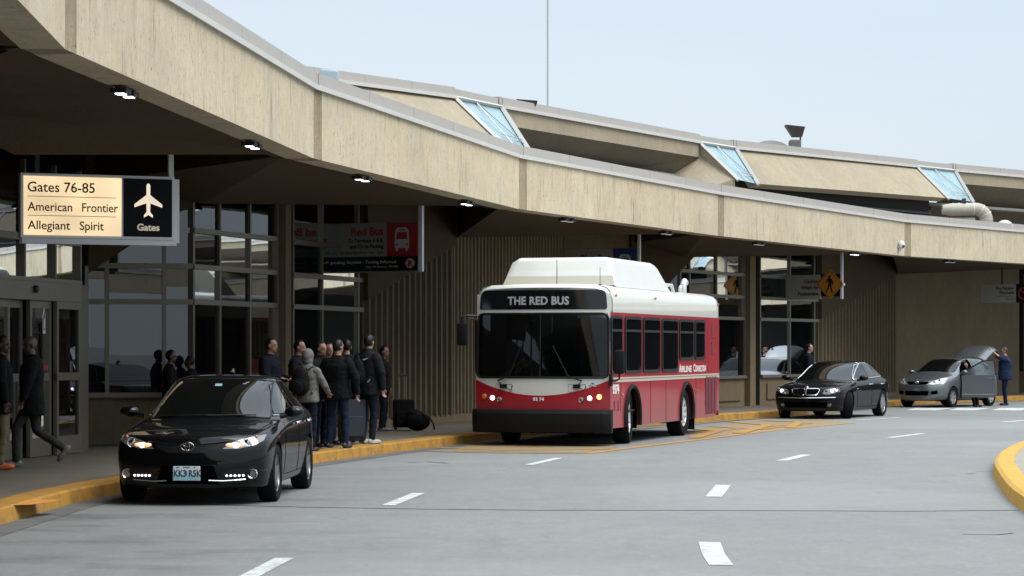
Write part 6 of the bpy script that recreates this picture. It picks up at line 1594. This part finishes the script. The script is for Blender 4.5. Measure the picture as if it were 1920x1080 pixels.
def person(label, xy, face, h=1.76, z0=.165, skin='tan', top='black', bottom='jeans', shoe='black', hair='black', hairlen='short', bulk=1.0, lean=0.0,
           armL=((.02, .27, 1.14), (.06, .27, .90)), armR=((.02, -.27, 1.14), (.06, -.27, .90)), kneeL=(.03, .10, .51), kneeR=(.03, -.10, .51), ankL=(-.01, .10, .09), ankR=(-.01, -.10, .09),
           toeL=(1, .12, 0), toeR=(1, -.12, 0), headturn=0.0, headnod=0.0, jacket=.02, short_sleeve=False, hood=False, hem=.80, group=None, voxel=.0125, shift=(0, 0), hip=(0, 0, .94), collar=None):
    """one figure standing (or walking) at xy, facing the angle `face` (degrees, 0 = +x); lengths are for a 1.76 m figure"""
    k = h / 1.76
    root = thing('person', label, 'person', (xy[0], xy[1], z0), R(face), group)
    S = Vector
    hip = S(hip); up = S((math.sin(lean), 0, math.cos(lean))); fw = S((math.cos(lean), 0, -math.sin(lean))); sd = S((0, 1, 0))
    def T(u, f=0, s=0): return hip + up * u + fw * f + sd * s            # a point of the trunk, u above the hip
    SKI, TOP, BOT, SHO = 0, 1, 2, 3
    b = MB(); J = jacket; B = bulk
    # trunk
    if hem < .9:
        ringloft(b, [(T(hem - .94, 0), (.125 + J) * B, (.178 + J), fw, sd), (T(-.04), (.125 + J) * B, (.18 + J), fw, sd), (T(.12, .01), (.112 + J) * B, (.16 + J), fw, sd), (T(.28, .005), (.122 + J) * B, .175 + J, fw, sd),
                     (T(.40, 0), (.115 + J) * B, .185 + J, fw, sd), (T(.475, -.01), .088 + J * .8, .165 + J * .6, fw, sd), (T(.525, -.012), .07 + J * .4, .115 + J * .4, fw, sd), (T(.565, -.008), .056 + J * .4, .062 + J * .4, fw, sd)], TOP)
    ringloft(b, [(T(-.12), .115 * B, .165, fw, sd), (T(-.02), .122 * B, .172, fw, sd), (T(.10), .108 * B, .155, fw, sd)], BOT)
    capsule(b, T(.50, -.005), T(.61, .015), .060, .056, SKI)
    # head
    hc = T(.70, .028)
    hm = Matrix.Rotation(headturn, 3, 'Z') @ Matrix.Rotation(headnod + lean * .4, 3, 'Y')
    def H(x, y, z): return hc + hm @ S((x, y, z))
    b.ell(H(-.006, 0, .022), (.097, .076, .098), 20, SKI, hm); b.ell(H(.022, 0, -.045), (.066, .058, .070), 16, SKI, hm)
    b.ell(H(.066, 0, -.094), (.020, .026, .017), 10, SKI, hm); b.ell(H(.094, 0, -.022), (.018, .013, .026), 10, SKI, hm); b.ell(H(.083, 0, .003), (.012, .010, .03), 8, SKI, hm)
    b.ell(H(.080, 0, .026), (.015, .048, .012), 10, SKI, hm); b.ell(H(.078, 0, -.066), (.014, .025, .013), 8, SKI, hm)
    for s in (1, -1): b.ell(H(-.004, s * .079, -.012), (.020, .010, .032), 10, SKI, hm)
    if hood:
        b.ell(H(-.022, 0, .022), (.115, .096, .122), 18, TOP, hm); b.ell(H(-.035, 0, -.08), (.085, .088, .09), 14, TOP, hm)
    if collar: ringloft(b, [(T(.51, -.005), .085, .10, fw, sd), (T(.60, .0), .078, .085, fw, sd)], TOP)
    # arms with hands
    for s, (el, wr) in ((1, armL), (-1, armR)):
        sh = T(.445, -.01, s * .185); el, wr = S(el), S(wr)
        capsule(b, sh, el, .056 + J * .8, .045 + J * .7, TOP)
        if short_sleeve:
            capsule(b, sh.lerp(el, .9), el, .044, .041, SKI); capsule(b, el, wr, .041, .029, SKI)
        else: capsule(b, el, wr - (wr - el).normalized() * .015, .043 + J * .6, .033 + J * .5, TOP)
        d = (wr - el).normalized(); a2 = d.cross(S((0, 0, 1)))
        if a2.length < .2: a2 = S((0, 1, 0))     # a hanging hand turns its palm to the thigh
        side = (S((1, 0, 0)) - d * d.x).normalized() if abs(d.z) > .75 else a2.normalized()
        palmn = d.cross(side).normalized()
        pc = wr + d * .045
        Mh = Matrix((d, side, palmn)).transposed()
        b.ell(pc, (.052, .040, .018), 12, SKI, Mh)
        for j, (o, ln) in enumerate(((.030, .068), (.010, .076), (-.011, .072), (-.031, .056))):
            p0 = wr + d * .085 + side * o; p1 = p0 + d * ln * .52 + palmn * .008 * -s; p2 = p1 + d * ln * .36 + palmn * .028 * -s
            capsule(b, p0, p1, .0098, .009, SKI, 8); capsule(b, p1, p2, .009, .0078, SKI, 8)
        t0 = wr + d * .03 + side * .034; t1 = t0 + d * .03 + side * .026 + palmn * -.01 * s; capsule(b, t0, t1, .012, .010, SKI, 8); capsule(b, t1, t1 + d * .032 + side * .004, .010, .0085, SKI, 8)
    # legs
    for s, kn, an, toe in ((1, kneeL, ankL, toeL), (-1, kneeR, ankR, toeR)):
        kn, an = S(kn), S(an); hp = T(-.06, 0, s * .09)
        capsule(b, hp, kn, .090 * (.5 + .5 * B), .064, BOT, 14); capsule(b, kn, kn.lerp(an, .35), .064, .062, BOT); capsule(b, kn.lerp(an, .3), an + (kn - an).normalized() * .02, .062, .054, BOT, 14)
        td = S(toe).normalized(); ln = (kn - an).normalized(); sdw = td.cross(S((0, 0, 1))); sdw = sdw.normalized() if sdw.length > .05 else sd
        nz = sdw.cross(td).normalized()
        if nz.z < 0: nz = -nz
        Mf = Matrix((td, sdw, nz)).transposed(); base = an - nz * .045
        b.ell(base - td * .02, (.075, .038, .046), 14, SHO, Mf); b.ell(base + td * .09 - nz * .008, (.105, .046, .038), 14, SHO, Mf); b.ell(base + td * .05 - nz * .030, (.135, .047, .014), 14, SHO, Mf)
    vs = [Vector((v[0] * k, v[1] * k, v[2] * k)) for v in b.v]
    src = BVHTree.FromPolygons(vs, b.f); mi_src = b.m
    me = bpy.data.meshes.new('body'); me.from_pydata(vs, [], b.f)
    bm = bmesh.new(); bm.from_mesh(me); bmesh.ops.recalc_face_normals(bm, faces=bm.faces); bm.to_mesh(me); bm.free()
    o = bpy.data.objects.new('tmp', me); COL.objects.link(o)
    md = o.modifiers.new('r', 'REMESH'); md.mode = 'VOXEL'; md.voxel_size = voxel; md.adaptivity = 0
    dg = bpy.context.evaluated_depsgraph_get(); dg.update()
    em = bpy.data.meshes.new_from_object(o.evaluated_get(dg)); bpy.data.objects.remove(o); bpy.data.meshes.remove(me)
    bm = bmesh.new(); bm.from_mesh(em)
    tp = {}
    for f in bm.faces:
        q = src.find_nearest(f.calc_center_median()); f.material_index = mi_src[q[2]] if q[2] is not None else 0
    for it in range(2): bmesh.ops.smooth_vert(bm, verts=[v for v in bm.verts if any(f.material_index != 0 for f in v.link_faces)], factor=.5, use_axis_x=True, use_axis_y=True, use_axis_z=True)
    bm.normal_update()
    sdv = random.random() * 50
    for v in bm.verts:      # folds in the cloth
        mset = {f.material_index for f in v.link_faces}
        if mset and mset <= {1, 2}:
            p = v.co; q = noise.noise(S((p.x * 7, p.y * 7, p.z * 13 + sdv))) + .6 * noise.noise(S((p.x * 16, p.y * 16, p.z * 26 + sdv)))
            v.co += v.normal * (.0085 * q + (.004 if 1 in mset else 0))
    bm.to_mesh(em); bm.free(); em.name = 'body'
    for m_ in (SKINS[skin], CL[top], CL[bottom], SHOE[shoe]): em.materials.append(m_)
    em.polygons.foreach_set('use_smooth', [True] * len(em.polygons))
    bo_ = bpy.data.objects.new('body', em); COL.objects.link(bo_); bo_.parent = root
    kk = lambda p: Vector(p) * k
    if not hood:
        m = MB()
        for s in (1, -1): m.ell(kk(H(.086, s * .032, .008)), (.009 * k, .014 * k, .007 * k), 8, 0, hm)
        m.build_each('eye', EYE, root, smooth=True)
        m = MB(); m.ell(kk(H(.089, 0, -.063)), (.006 * k, .022 * k, .006 * k), 8, 0, hm); m.build('mouth', LIP, root, smooth=True)
        if hairlen != 'bald':
            m = MB(); m.ell((0, 0, 0), (.104, .083, .108), 24)
            nv, idx, keep = [], {}, []
            for f in m.f:
                c = sum((Vector(m.v[i]) for i in f), Vector()) / len(f)
                line = .045 + c.x * .55 if c.x > -.02 else (-.07 if hairlen == 'short' else -.2)
                if c.x > .03: line = .066
                elif abs(c.y) > .06 and c.x > -.03: line = .012
                if c.z > line: keep.append(f)
            vv = []
            for v in m.v:
                q = Vector(v); q = q * (1 + .035 * noise.noise(q * 40 + S((sdv, 0, 0)))); vv.append(kk(H(*(q + S((-.006, 0, .024))))))
            mm = MB(); mm.add(vv, keep)
            inner_ = [kk(H(*(Vector(v) * .86 + S((-.006, 0, .024))))) for v in m.v]; mm.add(inner_, [tuple(reversed(f)) for f in keep])
            mm.build('hair', HAIRM[hair], root, smooth=True)
        if hairlen == 'long':
            m = MB(); m.ell(kk(H(-.045, 0, -.10)), (.065 * k, .085 * k, .19 * k), 16, 0, hm); m.build('long_hair', HAIRM[hair], root, smooth=True)
    return root, k, T
def at(px, py, z=.165): g = G(px, py, z); return (g.x, g.y)
def atd(px, d): return ((px - 960) / FPX * d, d)
GRP = 'travellers waiting outside the terminal'
# two men walking in at the doors
person('bald man in a black jacket and grey trousers striding left past the sliding doors', at(60, 876), 186, 1.80, skin='dark', top='black', bottom='slate', shoe='grey', hairlen='bald', headturn=.5,
       armL=((.03, .28, 1.15), (.10, .27, .92)), armR=((-.03, -.27, 1.15), (.05, -.26, .91)), kneeL=(.20, .10, .53), ankL=(.20, .10, .10), kneeR=(-.05, -.10, .50), ankR=(-.40, -.11, .25), toeR=(.62, 0, -.78), jacket=.04, hem=.70, voxel=.011, headnod=.08)
person('man in a dark jacket and khaki trousers at the left edge, by the doors', at(2, 880), 10, 1.80, skin='dark', top='black', bottom='khaki', shoe='orange', hairlen='short', hair='black', headturn=-.5, jacket=.03, hem=.74, voxel=.0125)
# the group waiting behind the near car
person('man in a navy jacket seen in profile, leftmost of the waiting group', atd(506, 42.0), -20, 1.80, top='navy', bottom='dark_jeans', jacket=.035, armL=((.06, .26, 1.14), (.28, .16, 1.10)), armR=((.05, -.27, 1.14), (.26, -.18, 1.12)))
person('dark haired man in black looking right, behind the hooded person', atd(559, 42.9), -15, 1.77, top='black', bottom='dark_jeans', jacket=.03)
hd, hk, hT = person('person in a pale grey hooded sweatshirt seen from behind, wearing a black backpack', atd(577, 40.6), 62, 1.61, top='heather', bottom='dark_jeans', shoe='black', hood=True, jacket=.022, hem=.86,
       armL=((.10, .30, 1.16), (.20, .42, 1.06)), armR=((.10, -.28, 1.14), (.30, -.22, 1.02)), voxel=.011)
person('man in a black and white striped jacket facing right in the waiting group', atd(600, 42.2), -35, 1.74, top='charcoal', bottom='dark_jeans', jacket=.03, collar=True, armL=((.06, .26, 1.14), (.26, .14, 1.08)))
person('man with short hair looking towards the road between two dark jackets', atd(615, 43.4), -55, 1.73, top='black', bottom='dark_jeans', jacket=.03)
person('broad man in a black jacket and blue jeans standing with his back to the road', at(633, 840), 68, 1.77, top='black', bottom='jeans', shoe='black', jacket=.045, bulk=1.12, headturn=-.35, kneeL=(.02, .13, .51), kneeR=(.02, -.13, .51), ankL=(-.01, .15, .09), ankR=(-.01, -.15, .09),
       armL=((.02, .31, 1.14), (.08, .30, .90)), armR=((.02, -.31, 1.14), (.07, -.31, .90)), voxel=.011)
tl, tk, tT = person('tall man in a dark coat and navy jeans with a backpack, beside the luggage', at(690, 832), 50, 1.86, top='charcoal', bottom='dark_jeans', shoe='white', jacket=.04, hem=.80, headturn=.25, collar=True, kneeL=(.04, .11, .51), ankL=(.02, .14, .09), ankR=(-.04, -.13, .09), voxel=.011)
person('long haired person in dark clothes half hidden behind the tall man', atd(718, 50.5), -10, 1.68, top='black', bottom='dark_jeans', hairlen='long', shoe='grey')
person('dark figure standing by the near window, left of the waiting group', atd(318, 42.9), 5, 1.60, top='black', bottom='black', skin='dark')
person('shorter dark figure by the near window, right of the other dark figure', atd(358, 43.3), 175, 1.50, top='black', bottom='black', skin='dark')
person('black haired man in a black coat behind the broad man, facing the windows', atd(650, 44.2), 95, 1.78, top='black', bottom='dark_jeans', jacket=.04)
# far pavement and road
person('man in a dark suit looking right behind the black saloon that pulls out', atd(1516, 71.5), -8, 1.77, top='navy', bottom='navy', skin='light', jacket=.03, hair='black')
rx = Vector(atd(1885, 81.2))
person('stocky man in a navy shirt holding up the tailgate of the grey hatchback', tuple(rx), 172, 1.84, z0=0.0, skin='light', top='tee_navy', bottom='trouser_navy', shoe='black', hair='brown', short_sleeve=True, bulk=1.3, jacket=.035, hem=.78, headnod=.15,
       armR=((.22, -.20, 1.50), (.42, -.16, 1.66)), armL=((.16, .24, 1.44), (.38, .16, 1.64)))
# driver sitting sideways in the open door, feet on the road
m4 = car3.matrix_basis; dp = m4 @ Vector((-1.18, .62, 0)); df = (m4.to_3x3() @ Vector((.25, 1, 0)))
person('person in dark clothes sitting in the open front door of the grey hatchback', (dp.x, dp.y), math.degrees(math.atan2(df.y, df.x)), 1.72, z0=0.0, top='black', bottom='navy', hip=(-.10, 0, .60), lean=.12,
       kneeL=(.34, .11, .60), kneeR=(.34, -.11, .60), ankL=(.42, .12, .09), ankR=(.50, -.12, .09), armL=((.08, .26, .82), (.30, .14, .72)), armR=((.08, -.26, .82), (.30, -.14, .72)), hem=.88)

# bags
BAGM = CL['black']; BAGT = mat('bag_trim', (.012, .012, .013), .5)
def backpack(label, root, k, u, back, sidew=0.0, tint=None):
    g = thing('backpack', label, 'backpack'); c = root.matrix_basis @ (Vector((back, sidew, .94 + u)) * k)
    g.location = c; g.rotation_euler = root.rotation_euler
    m = MB(); m.ell((0, 0, 0), (.11, .16, .24), 16); m.ell((-.01, 0, -.06), (.13, .165, .17), 16); o = m.build('bag_body', BAGM, g, smooth=True)
    m = MB(); m.ell((-.11, 0, -.09), (.05, .12, .11), 14); m.build('front_pocket', BAGM, g, smooth=True)
    for s in (1, -1):
        m = MB(); m.tube([(.04, s * .09, .20), (.16, s * .12, .24), (.28, s * .13, .14), (.30, s * .14, -.02), (.10, s * .15, -.18)], .018, 6); m.build('shoulder_strap', BAGT, g, smooth=True)
    m = MB(); m.tube([(.02, -.04, .23), (.0, -.03, .275), (.0, .03, .275), (.02, .04, .23)], .01, 6); m.build('grab_loop', BAGT, g)
    if tint:
        m = MB(); m.box((-.155, -.06, -.06), (.008, .02, .07)); m.build('reflective_tab', CL['white'], g)
bpy.context.view_layer.update()
backpack('black backpack worn on a pale grey hooded sweatshirt', hd, hk, .27, -.235)
backpack('black backpack with a white tab on the tall man beside the luggage', tl, tk, .22, -.26, tint=1)
def suitcase(name, label, xy, rz, w_, d_, h_, m_, handle):
    g = thing(name, label, 'suitcase', (xy[0], xy[1], .165), rz)
    m = MB(); m.box((0, 0, .05 + h_ / 2), (w_, d_, h_)); m.build('case_body', m_, g, bevel=.04, smooth=True)
    m = MB(); m.box((0, -d_ / 2 - .02, .05 + h_ * .35), (w_ * .82, .05, h_ * .5)); m.build('front_pocket', m_, g, bevel=.02)
    for x in (-1, 1):
        for y in (-1, 1):
            q = MB(); q.lathe([(.001, -.012), (.028, -.012), (.03, 0), (.028, .012), (.001, .012)], (x * w_ * .4, y * d_ * .38, .03), (1, 0, 0), 12); q.build('castor', BAGT, g, smooth=True)
    m = MB()
    t = .05 + h_
    if handle: m.tube([(-.07, d_ * .4, t - .02), (-.07, d_ * .4, t + handle), (.07, d_ * .4, t + handle), (.07, d_ * .4, t - .02)], .009, 6); m.build('pull_handle', ALU, g); m = MB(); m.tube([(-.08, d_ * .4, t + handle), (.08, d_ * .4, t + handle)], .018, 8); m.build('handle_grip', BAGT, g)
    else: m.tube([(-.08, 0, t - .01), (-.07, 0, t + .05), (.07, 0, t + .05), (.08, 0, t - .01)], .012, 6); m.build('top_handle', BAGT, g)
suitcase('wheeled_suitcase', 'black upright suitcase with its pull handle out, against the ribbed wall', at(757, 806), .2, .42, .26, .56, BAGM, .48)
suitcase('wheeled_suitcase', 'large dark blue suitcase between the two men in jeans', at(660, 832), .3, .44, .28, .72, mat('suitcase_blue', (.012, .018, .032), .6, var=.1), 0)
q = at(783, 807); g = thing('duffel_bag', 'black soft bag slumped on the pavement right of the suitcase', 'bag', (q[0], q[1], .165), .1)
m = MB(); m.ell((0, 0, .19), (.26, .18, .20), 18); m.ell((-.08, 0, .30), (.15, .13, .14), 14); m.build('bag_body', BAGM, g, smooth=True)
m = MB(); m.tube([(.10, -.12, .34), (.22, -.16, .30), (.30, -.17, .14), (.33, -.17, .02)], .02, 6); m.build('bag_strap', BAGT, g, smooth=True)
